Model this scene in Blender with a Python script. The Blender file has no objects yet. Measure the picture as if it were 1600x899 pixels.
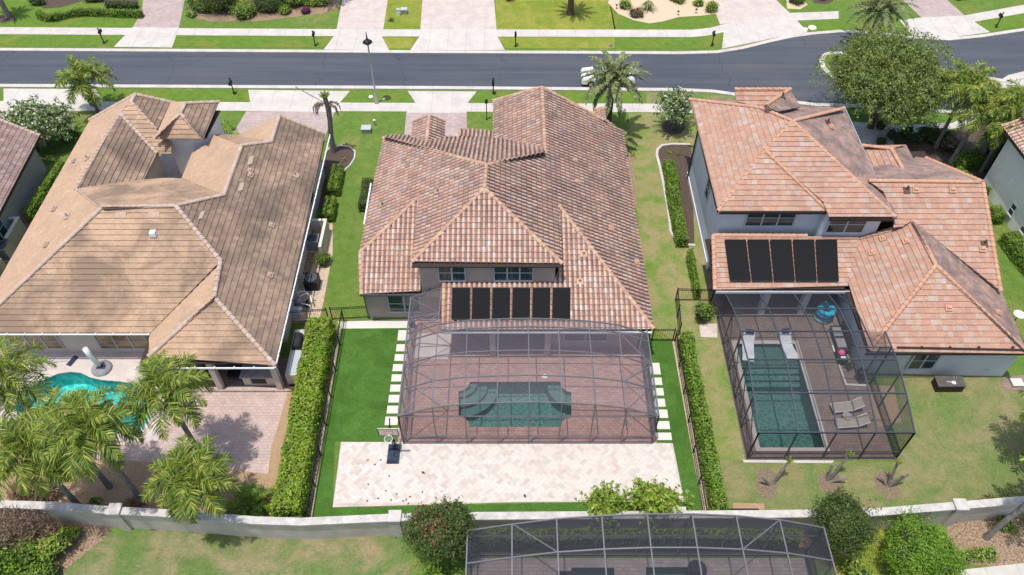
import bpy, bmesh, math, random
import numpy as np
from mathutils import Vector, Matrix, geometry
PI = math.pi
R_ = math.radians
random.seed(7)
rng = np.random.default_rng(11)
SC = bpy.context.scene
COL = SC.collection

# ------------------------------------------------------------------ camera, sky, sun, exposure
CAMZ, FPX, PITCH = 41.0, 1244.0, R_(49.3)
cd = bpy.data.cameras.new('camera')
cd.sensor_width = 36.0
cd.lens = 28.0
cd.clip_start = 0.5
cd.clip_end = 1500
cam = bpy.data.objects.new('camera', cd)
COL.objects.link(cam)
cam.location = (0, 0, CAMZ)
cam.rotation_euler = (PI/2 - PITCH, 0, 0)
SC.camera = cam
SUN = Vector((-0.13, -0.115, 1.0)).normalized()
w = bpy.data.worlds.new("World")
SC.world = w
w.use_nodes = True
wn = w.node_tree
bg = wn.nodes['Background']
sky = wn.nodes.new('ShaderNodeTexSky')
sky.sky_type = 'NISHITA'
sky.sun_disc = False
sky.sun_elevation = math.asin(SUN.z)
sky.sun_rotation = math.atan2(SUN.x, SUN.y)
sky.air_density = 1.0
sky.dust_density = 2.2
wn.links.new(sky.outputs[0], bg.inputs[0])
bg.inputs[1].default_value = 0.15
sl = bpy.data.lights.new('sun', 'SUN')
sl.energy = 3.1
sl.angle = R_(0.53)
sl.color = (1.0, 0.955, 0.89)
so = bpy.data.objects.new('sun', sl)
COL.objects.link(so)
so.rotation_euler = SUN.to_track_quat('Z', 'Y').to_euler()
so.location = (0, 0, 80)
SC.view_settings.view_transform = 'Standard'
SC.view_settings.look = 'None'
SC.view_settings.gamma = 1
SC.view_settings.use_curve_mapping = False
SC.view_settings.exposure = 0.23
SC.render.engine = 'CYCLES'
SC.cycles.transparent_max_bounces = 20
SC.cycles.max_bounces = 6
SC.cycles.diffuse_bounces = 3
SC.cycles.glossy_bounces = 2
SC.cycles.transmission_bounces = 3
SC.cycles.caustics_reflective = False
SC.cycles.caustics_refractive = False

# ------------------------------------------------------------------ photo pixel (1600x899) -> world
CP, SP = math.cos(PITCH), math.sin(PITCH)
def ray(x, y):
    a = (x-800)/FPX; b = (y-449.5)/FPX
    return Vector((a, CP-b*SP, -SP-b*CP))
def G(x, y, z=0.0):
    d = ray(x, y); t = (z-CAMZ)/d.z
    return Vector((d.x*t, d.y*t, z))
def GY(x, y, Y):
    d = ray(x, y); t = Y/d.y
    return Vector((d.x*t, Y, CAMZ+d.z*t))
def GX(x, y, X):
    d = ray(x, y); t = X/d.x
    return Vector((X, d.y*t, CAMZ+d.z*t))

# ------------------------------------------------------------------ materials
def rgb(c): return (c[0], c[1], c[2], 1)
class NT:
    def __init__(s, name):
        s.m = bpy.data.materials.new(name); s.m.use_nodes = True
        s.t = s.m.node_tree; s.b = s.t.nodes['Principled BSDF']
        s.b.inputs['Specular IOR Level'].default_value = 0.3
        s.out = s.t.nodes['Material Output']
        s._pos = None
    def n(s, typ, **kw):
        q = s.t.nodes.new(typ)
        for k, v in kw.items():
            if isinstance(k, str) and hasattr(q, k): setattr(q, k, v)
        return q
    def l(s, a, b): s.t.links.new(a, b)
    def pos(s):
        if s._pos is None: s._pos = s.n('ShaderNodeNewGeometry')
        return s._pos.outputs['Position']
    def island(s):
        s.pos(); return s._pos.outputs['Random Per Island']
    def noise(s, scale, detail=3, rough=.55, vec=None, dist=0.0, stretch=None):
        q = s.n('ShaderNodeTexNoise')
        q.inputs['Scale'].default_value = scale; q.inputs['Detail'].default_value = detail
        q.inputs['Roughness'].default_value = rough; q.inputs['Distortion'].default_value = dist
        v = vec or s.pos()
        if stretch:
            mp = s.n('ShaderNodeMapping'); mp.inputs['Scale'].default_value = stretch
            s.l(v, mp.inputs[0]); v = mp.outputs[0]
        s.l(v, q.inputs['Vector'])
        return q.outputs['Fac']
    def ramp(s, fac, stops, interp='LINEAR'):
        q = s.n('ShaderNodeValToRGB'); q.color_ramp.interpolation = interp
        e = q.color_ramp.elements
        while len(e) < len(stops): e.new(.5)
        for i, (p, c) in enumerate(stops):
            e[i].position = p; e[i].color = rgb(c) if not isinstance(c, (int, float)) else (c, c, c, 1)
        s.l(fac, q.inputs[0])
        return q.outputs[0]
    def mix(s, f, a, b, mode='MIX'):
        q = s.n('ShaderNodeMix', data_type='RGBA', blend_type=mode)
        for i, v in ((0, f), (6, a), (7, b)):
            if isinstance(v, (int, float)): q.inputs[i].default_value = v
            elif isinstance(v, tuple): q.inputs[i].default_value = rgb(v)
            else: s.l(v, q.inputs[i])
        return q.outputs[2]
    def math(s, op, a, b=0.0):
        q = s.n('ShaderNodeMath', operation=op)
        for i, v in ((0, a), (1, b)):
            if isinstance(v, (int, float)): q.inputs[i].default_value = v
            else: s.l(v, q.inputs[i])
        return q.outputs[0]
    def bump(s, h, strength=.3, dist=.05):
        q = s.n('ShaderNodeBump'); q.inputs['Strength'].default_value = strength
        q.inputs['Distance'].default_value = dist
        s.l(h, q.inputs['Height']); s.l(q.outputs[0], s.b.inputs['Normal'])
    def col(s, c, rough=.8):
        if isinstance(c, tuple): s.b.inputs['Base Color'].default_value = rgb(c)
        else: s.l(c, s.b.inputs['Base Color'])
        s.b.inputs['Roughness'].default_value = rough
        return s
MT = {}
def plain(name, c, rough=.6, metal=0.0, var=.12, scale=3.0, spec=None):
    t = NT(name)
    f = t.noise(scale, 4)
    a = tuple(v*(1-var) for v in c); b = tuple(min(1, v*(1+var)) for v in c)
    t.col(t.ramp(f, [(.3, a), (.7, b)]), rough)
    t.b.inputs['Metallic'].default_value = metal
    if spec is not None: t.b.inputs['Specular IOR Level'].default_value = spec
    MT[name] = t.m; return t.m
def grass(name, a, b, dry, amount, scale=.35, seed=0.0):
    t = NT(name)
    mp = t.n('ShaderNodeMapping'); mp.inputs['Location'].default_value = (seed, seed*1.7, 0)
    t.l(t.pos(), mp.inputs[0]); v = mp.outputs[0]
    fine = t.noise(9, 5, .7, v)
    mid = t.noise(1.6, 5, .65, v, .5)
    big = t.noise(scale, 5, .62, v, .7)
    g = t.mix(t.ramp(mid, [(.32, 0.0), (.68, 1.0)]), a, b)
    d = t.ramp(big, [(max(0, .66-amount*.34-.09), 0.0), (.72-amount*.3+.04, 1.0)])
    md = t.math('MULTIPLY', d, t.ramp(mid, [(.25, .35), (.6, 1.0)]))
    c = t.mix(md, g, dry)
    c = t.mix(.85, c, t.ramp(fine, [(.25, .62), (.5, 1.0), (.78, 1.35)]), 'MULTIPLY')
    t.col(c, .95); t.b.inputs['Specular IOR Level'].default_value = .08
    t.bump(t.noise(22, 3, .7, v), .6, .06)
    MT[name] = t.m; return t.m
GR_LUSH = (.105, .19, .022); GR_LUSH2 = (.15, .245, .035)
grass('lawn_green', (.10, .175, .032), (.145, .225, .048), (.27, .235, .085), .12, .3, 3)
grass('lawn_side', (.13, .215, .042), (.185, .265, .06), (.31, .26, .13), .62, .55, 9)
grass('lawn_strip', (.10, .18, .026), (.145, .235, .04), (.22, .22, .05), .2, .25, 21)
grass('lawn_yellow', (.155, .21, .028), (.22, .27, .045), (.30, .29, .06), .5, .4, 33)
grass('lawn_dry', (.10, .165, .045), (.15, .215, .065), (.30, .24, .14), .42, .42, 41)
grass('lawn_back', (.12, .18, .05), (.165, .22, .068), (.27, .23, .12), .52, .4, 57)
grass('artificial_turf', (.062, .145, .024), (.088, .185, .036), (.05, .115, .02), .4, .5, 5)
plain('wall_cap_paint', (.50, .475, .44), .85, var=.2, scale=2.5)
plain('wall_pale', (.84, .82, .79), .85, var=.05)
plain('white_paint', (.74, .74, .74), .6, var=.04)
plain('trim_gray', (.44, .48, .51), .5, var=.04)
plain('wall_cream', (.60, .52, .44), .85, var=.09, scale=.9)
plain('wall_beige', (.43, .345, .29), .85, var=.1, scale=.9)
plain('wall_blue', (.58, .62, .66), .85, var=.07, scale=.8)
plain('wall_left_gray', (.36, .34, .31), .85, var=.06)
plain('boundary_stucco', (.52, .465, .40), .9, var=.12, scale=1.2)
plain('black_metal', (.012, .012, .013), .45, var=.1)
plain('bronze_metal', (.06, .07, .085), .4, var=.1)
plain('gray_metal', (.18, .175, .185), .4, .3, var=.08)
plain('pale_metal', (.42, .39, .38), .45, .2, var=.1)
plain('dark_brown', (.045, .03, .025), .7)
plain('galvanised', (.35, .37, .38), .45, .5)
plain('dark_plastic', (.02, .021, .023), .5)
plain('white_plastic', (.78, .79, .8), .4, var=.03)
plain('blue_plastic', (.028, .04, .075), .4)
plain('navy_fabric', (.025, .05, .12), .9)
plain('grey_fabric', (.26, .26, .28), .95, var=.15)
plain('tan_mesh', (.42, .36, .31), .9)
plain('pink_plastic', (.75, .12, .25), .5)
plain('orange_plastic', (.75, .25, .08), .5)
plain('backboard', (.70, .62, .52), .3, var=.1)
plain('trunk_bark', (.20, .165, .14), .95, var=.3, scale=6)
plain('palm_bark', (.21, .19, .17), .95, var=.3, scale=5)
plain('brown_bark', (.11, .075, .055), .95, var=.35, scale=7)
plain('dead_leaf', (.20, .135, .095), .95, var=.35, scale=5)
plain('cushion_dark', (.03, .03, .035), .9)
plain('stone_wall', (.22, .20, .175), .9, var=.45, scale=3.5)
plain('counter_stone', (.34, .31, .30), .35, var=.25, scale=3)
plain('glass_dark', (.035, .06, .06), .08, var=.4, scale=.8, spec=.6)
plain('glass_warm', (.26, .17, .075), .12, var=.45, scale=1.0, spec=.6)
plain('car_paint', (.80, .80, .80), .25, var=.01, spec=.6)
plain('tyre', (.015, .015, .015), .9)
plain('lamp_glass', (.25, .3, .33), .2)
plain('sand_bed', (.60, .46, .32), .95, var=.12, scale=9)
plain('purple_leaf', (.16, .02, .10), .9, var=.3)
plain('inner_dark', (.03, .028, .026), .95)
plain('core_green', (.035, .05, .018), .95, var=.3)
plain('deck_lid', (.10, .085, .085), .7, var=.2)
plain('slab_paint', (.62, .60, .54), .85, var=.05)
def mulch(name, a, b, scale=26):
    t = NT(name)
    t.col(t.ramp(t.noise(scale, 4, .8), [(.35, a), (.62, b)]), .95)
    t.bump(t.noise(scale, 3, .8), .9, .06); MT[name] = t.m
mulch('mulch_dark', (.03, .022, .018), (.17, .12, .095))
mulch('mulch_tan', (.28, .17, .10), (.60, .42, .26))
mulch('pebbles', (.30, .22, .15), (.78, .62, .46), 14)
mulch('mulch_worn', (.12, .09, .065), (.30, .23, .15), 12)
mulch('leaf_litter', (.10, .065, .045), (.46, .33, .22), 9)
# asphalt with faint wear and cracks
t = NT('asphalt')
base = t.ramp(t.noise(.9, 6, .62, None, .3, (.05, 1.1, 1)), [(.3, (.058, .068, .088)), (.7, (.098, .104, .120))])
base = t.mix(.6, base, t.ramp(t.noise(.12, 5, .6), [(.35, (.86, .9, .96)), (.65, (1.16, 1.12, 1.06))]), 'MULTIPLY')
cr = t.n('ShaderNodeTexVoronoi', feature='DISTANCE_TO_EDGE'); cr.inputs['Scale'].default_value = .085; mv = t.n('ShaderNodeMapping'); mv.inputs['Scale'].default_value = (1.0, .45, 1)
dn = t.n('ShaderNodeTexNoise'); dn.inputs['Scale'].default_value = .7; dn.inputs['Detail'].default_value = 4
t.l(t.pos(), dn.inputs['Vector'])
ad = t.n('ShaderNodeVectorMath', operation='ADD'); t.l(t.pos(), ad.inputs[0]); 
sc = t.n('ShaderNodeVectorMath', operation='SCALE'); sc.inputs[3].default_value = 1.6; t.l(dn.outputs['Color'], sc.inputs[0]); t.l(sc.outputs[0], ad.inputs[1])
t.l(ad.outputs[0], mv.inputs[0]); t.l(mv.outputs[0], cr.inputs['Vector'])
base = t.mix(t.ramp(cr.outputs['Distance'], [(.0, .5), (.004, 0.0)]), base, (.03, .032, .038))
base = t.mix(.5, base, t.ramp(t.noise(30, 3, .8), [(.3, .8), (.7, 1.2)]), 'MULTIPLY')
t.col(base, .9); MT['asphalt'] = t.m
# pavers
def pavers(name, c1, c2, mortar, bw, bh, rot=0.0, m=.012, amt=1.0):
    t = NT(name)
    mp = t.n('ShaderNodeMapping'); mp.inputs['Rotation'].default_value = (0, 0, rot)
    t.l(t.pos(), mp.inputs[0])
    b = t.n('ShaderNodeTexBrick')
    b.inputs['Color1'].default_value = rgb(c1); b.inputs['Color2'].default_value = rgb(c2)
    b.inputs['Mortar'].default_value = rgb(mortar); b.inputs['Scale'].default_value = 1
    b.inputs['Mortar Size'].default_value = m; b.inputs['Brick Width'].default_value = bw
    b.inputs['Row Height'].default_value = bh; b.inputs['Bias'].default_value = 0
    b.inputs['Mortar Smooth'].default_value = .3
    t.l(mp.outputs[0], b.inputs['Vector'])
    c = t.mix(.9*amt, b.outputs['Color'], t.ramp(t.noise(.9, 5, .65), [(.28, (.80, .82, .84)), (.72, (1.12, 1.1, 1.08))]), 'MULTIPLY')
    t.col(c, .85); MT[name] = t.m
pavers('pavers_pink', (.50, .40, .37), (.41, .32, .30), (.34, .27, .25), .3, .15)
pavers('pavers_pale', (.60, .52, .47), (.54, .46, .42), (.46, .38, .34), .3, .15)
pavers('pavers_patio', (.55, .42, .37), (.48, .36, .32), (.37, .28, .25), .3, .2, 0, .014)
pavers('pavers_deck', (.47, .29, .24), (.37, .225, .19), (.26, .165, .145), .3, .18)
pavers('pavers_brown', (.30, .22, .185), (.24, .18, .155), (.16, .12, .105), .3, .2)
pavers('pavers_gray', (.42, .35, .32), (.34, .285, .265), (.24, .20, .19), .36, .2)
pavers('deck_pale', (.60, .525, .485), (.57, .50, .46), (.52, .45, .41), 1.2, 1.2, 0, .006)
pavers('concrete', (.57, .53, .485), (.54, .50, .455), (.42, .39, .355), 1.7, 30, 0, .025, 1.0)
# travertine bricks: colour per brick
t = NT('travertine')
c = t.ramp(t.island(), [(0, (.59, .525, .47)), (.12, (.52, .44, .385)), (.22, (.62, .56, .51)), (.75, (.63, .585, .54)), (.88, (.56, .485, .43)), (1, (.545, .51, .48))])
c = t.mix(.8, c, t.ramp(t.noise(3.5, 5, .7), [(.3, .84), (.7, 1.1)]), 'MULTIPLY')
t.col(c, .8); MT['travertine'] = t.m
# roof tiles : colour per tile from the UV cell
def tilemat(name, stops, stain, stain_amt, rough=.8, sx=.7, lo=.42, hi=.68, pan=None):
    t = NT(name)
    uv = t.n('ShaderNodeUVMap'); uv.uv_map = 'tile'
    fl = t.n('ShaderNodeVectorMath', operation='FLOOR'); t.l(uv.outputs[0], fl.inputs[0])
    wnz = t.n('ShaderNodeTexWhiteNoise', noise_dimensions='2D'); t.l(fl.outputs[0], wnz.inputs['Vector'])
    c = t.ramp(wnz.outputs['Value'], stops)
    c = t.mix(.75, c, t.ramp(t.noise(7, 4, .7), [(.3, .78), (.7, 1.18)]), 'MULTIPLY')
    s = t.noise(sx, 6, .68, None, .4)
    c = t.mix(t.math('MULTIPLY', t.ramp(s, [(lo, 0.0), (hi, 1.0)]), stain_amt), c, stain)
    if pan is not None:  # darkens tile valleys and course joints: shade painted in along with mildew
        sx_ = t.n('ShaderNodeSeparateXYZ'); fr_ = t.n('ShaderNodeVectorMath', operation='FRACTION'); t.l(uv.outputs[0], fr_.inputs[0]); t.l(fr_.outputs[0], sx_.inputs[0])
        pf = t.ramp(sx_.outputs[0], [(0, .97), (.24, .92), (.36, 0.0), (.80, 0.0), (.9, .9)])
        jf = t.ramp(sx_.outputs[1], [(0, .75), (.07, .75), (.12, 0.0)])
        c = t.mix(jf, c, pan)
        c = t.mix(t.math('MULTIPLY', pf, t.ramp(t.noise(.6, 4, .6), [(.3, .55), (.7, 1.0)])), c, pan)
    t.col(c, rough); MT[name] = t.m
T_M = [(0, (0.465, 0.274, 0.21)), (0.16, (0.544, 0.341, 0.251)), (0.3, (0.397, 0.243, 0.194)), (0.42, (0.57, 0.431, 0.36)), (0.55, (0.486, 0.282, 0.218)), (0.68, (0.337, 0.224, 0.185)), (0.8, (0.514, 0.39, 0.332)), (0.9, (0.56, 0.364, 0.259)), (1, (0.382, 0.263, 0.221))]
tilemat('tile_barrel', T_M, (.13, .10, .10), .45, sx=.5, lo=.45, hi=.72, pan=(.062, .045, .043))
T_MB = [(0, (0.542, 0.322, 0.243)), (0.2, (0.629, 0.409, 0.3)), (0.35, (0.494, 0.297, 0.233)), (0.5, (0.691, 0.546, 0.467)), (0.62, (0.593, 0.354, 0.268)), (0.8, (0.652, 0.472, 0.366)), (1, (0.461, 0.311, 0.254))]
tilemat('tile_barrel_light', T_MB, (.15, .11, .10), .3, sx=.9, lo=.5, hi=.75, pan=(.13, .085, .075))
T_R = [(0, (0.435, 0.247, 0.175)), (0.2, (0.469, 0.277, 0.192)), (0.4, (0.417, 0.231, 0.173)), (0.55, (0.455, 0.304, 0.226)), (0.7, (0.44, 0.327, 0.271)), (0.8, (0.434, 0.256, 0.176)), (0.92, (0.4, 0.231, 0.169)), (1, (0.472, 0.378, 0.326))]
tilemat('tile_blend', T_R, (.20, .14, .12), .45, sx=.45, lo=.5, hi=.75)
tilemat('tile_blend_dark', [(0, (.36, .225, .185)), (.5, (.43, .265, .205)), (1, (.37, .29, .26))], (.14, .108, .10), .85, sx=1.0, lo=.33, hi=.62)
T_L = [(0, (0.465, 0.308, 0.202)), (0.3, (0.503, 0.338, 0.223)), (0.6, (0.472, 0.316, 0.209)), (0.85, (0.441, 0.301, 0.202)), (1, (0.518, 0.369, 0.262))]
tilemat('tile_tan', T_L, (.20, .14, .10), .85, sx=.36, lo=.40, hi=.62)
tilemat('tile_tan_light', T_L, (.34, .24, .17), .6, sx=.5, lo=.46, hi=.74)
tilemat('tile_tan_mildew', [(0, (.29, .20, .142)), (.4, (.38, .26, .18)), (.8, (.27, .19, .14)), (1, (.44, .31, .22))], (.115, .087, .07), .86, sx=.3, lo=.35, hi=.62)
tilemat('tile_pinkgray', [(0, (.33, .22, .19)), (.5, (.26, .175, .155)), (1, (.38, .29, .26))], (.13, .10, .09), .6, sx=.8)
def capmat(name, stops):
    t = NT(name)
    c = t.ramp(t.island(), stops)
    c = t.mix(.7, c, t.ramp(t.noise(5, 4, .7), [(.3, .8), (.7, 1.15)]), 'MULTIPLY')
    t.col(c, .8); MT[name] = t.m
capmat('cap_terracotta', [(0, (.44, .255, .175)), (.5, (.50, .31, .215)), (.8, (.54, .38, .25)), (1, (.42, .26, .205))])
capmat('cap_orange', [(0, (.52, .28, .18)), (.5, (.56, .33, .215)), (1, (.48, .265, .18))])
capmat('cap_tan', [(0, (.50, .38, .31)), (.5, (.45, .33, .26)), (1, (.54, .43, .36))])
# solar pool-heating mats
t = NT('solar_mat')
uvn = t.n('ShaderNodeTexWave', wave_type='BANDS', bands_direction='X'); uvn.inputs['Scale'].default_value = 6
t.l(t.pos(), uvn.inputs['Vector'])
t.col(t.mix(uvn.outputs['Fac'], (.010, .010, .011), (.02, .02, .022)), .85); t.b.inputs['Specular IOR Level'].default_value = .1; MT['solar_mat'] = t.m
# insect screen
def screen(name, c, fac):
    t = NT(name)
    tr = t.n('ShaderNodeBsdfTransparent'); df = t.n('ShaderNodeBsdfDiffuse'); mx = t.n('ShaderNodeMixShader')
    df.inputs[0].default_value = rgb(c); mx.inputs[0].default_value = fac
    t.l(tr.outputs[0], mx.inputs[1]); t.l(df.outputs[0], mx.inputs[2]); t.l(mx.outputs[0], t.out.inputs[0])
    MT[name] = t.m
screen('screen_gray', (.19, .175, .205), .28)
screen('screen_dark', (.055, .06, .07), .36)
screen('screen_near', (.05, .052, .066), .46)
screen('screen_side', (.11, .115, .15), .45)
# pool water: tinted clear layer with rippled reflection
def water(name, tint, bscale=3.0, tex=0.0):
    t = NT(name)
    tr = t.n('ShaderNodeBsdfTransparent'); gl = t.n('ShaderNodeBsdfGlossy'); mx = t.n('ShaderNodeMixShader')
    tr.inputs[0].default_value = rgb(tint); gl.inputs['Roughness'].default_value = .03
    bp = t.n('ShaderNodeBump'); bp.inputs['Strength'].default_value = .35; bp.inputs['Distance'].default_value = .05
    t.l(t.noise(bscale, 4, .6, None, .6), bp.inputs['Height'])
    fr = t.n('ShaderNodeFresnel'); fr.inputs[0].default_value = 1.33
    t.l(bp.outputs[0], fr.inputs['Normal']); t.l(bp.outputs[0], gl.inputs['Normal'])
    if tex > 0:
        vo = t.n('ShaderNodeTexVoronoi', feature='DISTANCE_TO_EDGE'); vo.inputs['Scale'].default_value = 2.6
        t.l(t.pos(), vo.inputs['Vector'])
    t.l(fr.outputs[0], mx.inputs[0]); t.l(tr.outputs[0], mx.inputs[1]); t.l(gl.outputs[0], mx.inputs[2])
    t.l(mx.outputs[0], t.out.inputs[0]); MT[name] = t.m
water('water_teal', (.60, .82, .80))
water('water_turquoise', (.5, .95, .93))
def plaster(name, a, b, scale=2.2):
    t = NT(name)
    vo = t.n('ShaderNodeTexVoronoi', feature='DISTANCE_TO_EDGE'); vo.inputs['Scale'].default_value = scale
    dn = t.noise(1.5, 3, .6)
    t.l(t.pos(), vo.inputs['Vector'])
    t.col(t.mix(t.ramp(vo.outputs['Distance'], [(0, 1.0), (.16, 0.0)]), a, b), .7); MT[name] = t.m  # pale web at the cell edges paints caustic light lines into the plaster
plaster('plaster_teal', (.17, .255, .235), (.30, .40, .37), 3.4)
plaster('plaster_turq', (.14, .52, .50), (.42, .74, .72), 1.3)
plaster('plaster_shelf', (.20, .26, .235), (.23, .29, .26), 2.2)
# foliage: colour per leaf, a little light through the leaf
def leafmat(name, stops, trans=.22, rough=.5):
    t = NT(name)
    c = t.ramp(t.island(), stops)
    c = t.mix(.9, c, t.ramp(t.noise(1.1, 4, .65), [(.3, (.72, .78, .75)), (.5, (1, 1, 1)), (.72, (1.3, 1.18, 1.1))]), 'MULTIPLY')
    t.col(c, rough); t.b.inputs['Specular IOR Level'].default_value = .35
    tl = t.n('ShaderNodeBsdfTranslucent'); mx = t.n('ShaderNodeMixShader'); mx.inputs[0].default_value = trans
    t.l(c, tl.inputs[0]); t.l(t.b.outputs[0], mx.inputs[1]); t.l(tl.outputs[0], mx.inputs[2]); t.l(mx.outputs[0], t.out.inputs[0])
    MT[name] = t.m
leafmat('leaf_queen', [(0, (0.056, 0.099, 0.015)), (0.25, (0.113, 0.187, 0.023)), (0.55, (0.191, 0.275, 0.035)), (0.8, (0.305, 0.386, 0.052)), (0.93, (0.474, 0.49, 0.105)), (1, (0.52, 0.398, 0.14))])
leafmat('leaf_date', [(0, (0.162, 0.216, 0.088)), (0.5, (0.23, 0.284, 0.108)), (0.85, (0.317, 0.351, 0.162)), (1, (0.405, 0.378, 0.189))])
leafmat('leaf_oak', [(0, (0.123, 0.173, 0.038)), (0.5, (0.181, 0.251, 0.055)), (0.85, (0.255, 0.319, 0.078)), (1, (0.329, 0.361, 0.122))])
leafmat('leaf_hedge_yellow', [(0, (0.137, 0.236, 0.018)), (0.5, (0.218, 0.348, 0.028)), (0.85, (0.286, 0.41, 0.043)), (0.95, (0.343, 0.348, 0.075)), (1, (0.388, 0.286, 0.099))])
leafmat('leaf_hedge', [(0, (0.108, 0.201, 0.022)), (0.5, (0.172, 0.287, 0.034)), (1, (0.259, 0.389, 0.051))])
leafmat('leaf_podocarpus', [(0, (0.101, 0.201, 0.017)), (0.5, (0.172, 0.309, 0.029)), (1, (0.245, 0.402, 0.043))])
leafmat('leaf_dark', [(0, (0.046, 0.078, 0.023)), (0.5, (0.072, 0.117, 0.033)), (1, (0.111, 0.156, 0.046))])
leafmat('leaf_holly', [(0, (0.046, 0.086, 0.021)), (0.5, (0.079, 0.132, 0.029)), (0.88, (0.118, 0.178, 0.04)), (1, (0.211, 0.132, 0.079))])
leafmat('leaf_red', [(0, (0.24, 0.108, 0.06)), (0.5, (0.336, 0.156, 0.096)), (1, (0.192, 0.12, 0.06))])
leafmat('leaf_magnolia', [(0, (0.083, 0.15, 0.037)), (0.4, (0.15, 0.225, 0.068)), (0.75, (0.284, 0.353, 0.15)), (0.9, (0.45, 0.495, 0.27)), (1, (0.825, 0.825, 0.675))])
leafmat('leaf_brown', [(0, (0.162, 0.108, 0.081)), (0.5, (0.297, 0.196, 0.142)), (0.85, (0.419, 0.297, 0.216)), (1, (0.189, 0.203, 0.068))])
leafmat('leaf_bush', [(0, (0.156, 0.25, 0.031)), (0.5, (0.25, 0.374, 0.047)), (0.9, (0.374, 0.499, 0.078)), (1, (0.406, 0.25, 0.125))])
leafmat('flower_pink', [(0, (.5, .12, .25)), (1, (.65, .3, .4))])

# ------------------------------------------------------------------ object helpers
def tag(o, label=None, cat=None, group=None, kind=None):
    if label: o['label'] = label
    if cat: o['category'] = cat
    if group: o['group'] = group
    if kind: o['kind'] = kind
    return o
def base_name(n): return n
def empty(name, loc, label, cat, group=None, rz=0.0):
    o = bpy.data.objects.new(name, None); COL.objects.link(o)
    o.empty_display_size = .3
    o.location = loc; o.rotation_euler = (0, 0, rz)
    return tag(o, label, cat, group)
def wloc(o):
    v = Vector(o.location)
    p = o.parent
    while p is not None:
        v = v + Vector(p.location); p = p.parent
    return v
def link(name, me, m, parent=None, world=True, loc=None):
    """one mesh object; mesh coordinates are world ones and are moved into the parent's frame"""
    o = bpy.data.objects.new(name, me); COL.objects.link(o)
    if m is not None:
        for q in (m if isinstance(m, (list, tuple)) else [m]): me.materials.append(MT[q] if isinstance(q, str) else q)
    if parent is not None:
        o.parent = parent
        if world: me.transform(Matrix.Translation(-wloc(parent)))
    elif loc is not None:
        o.location = loc
        if world: me.transform(Matrix.Translation(-Vector(loc)))
    return o
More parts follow.
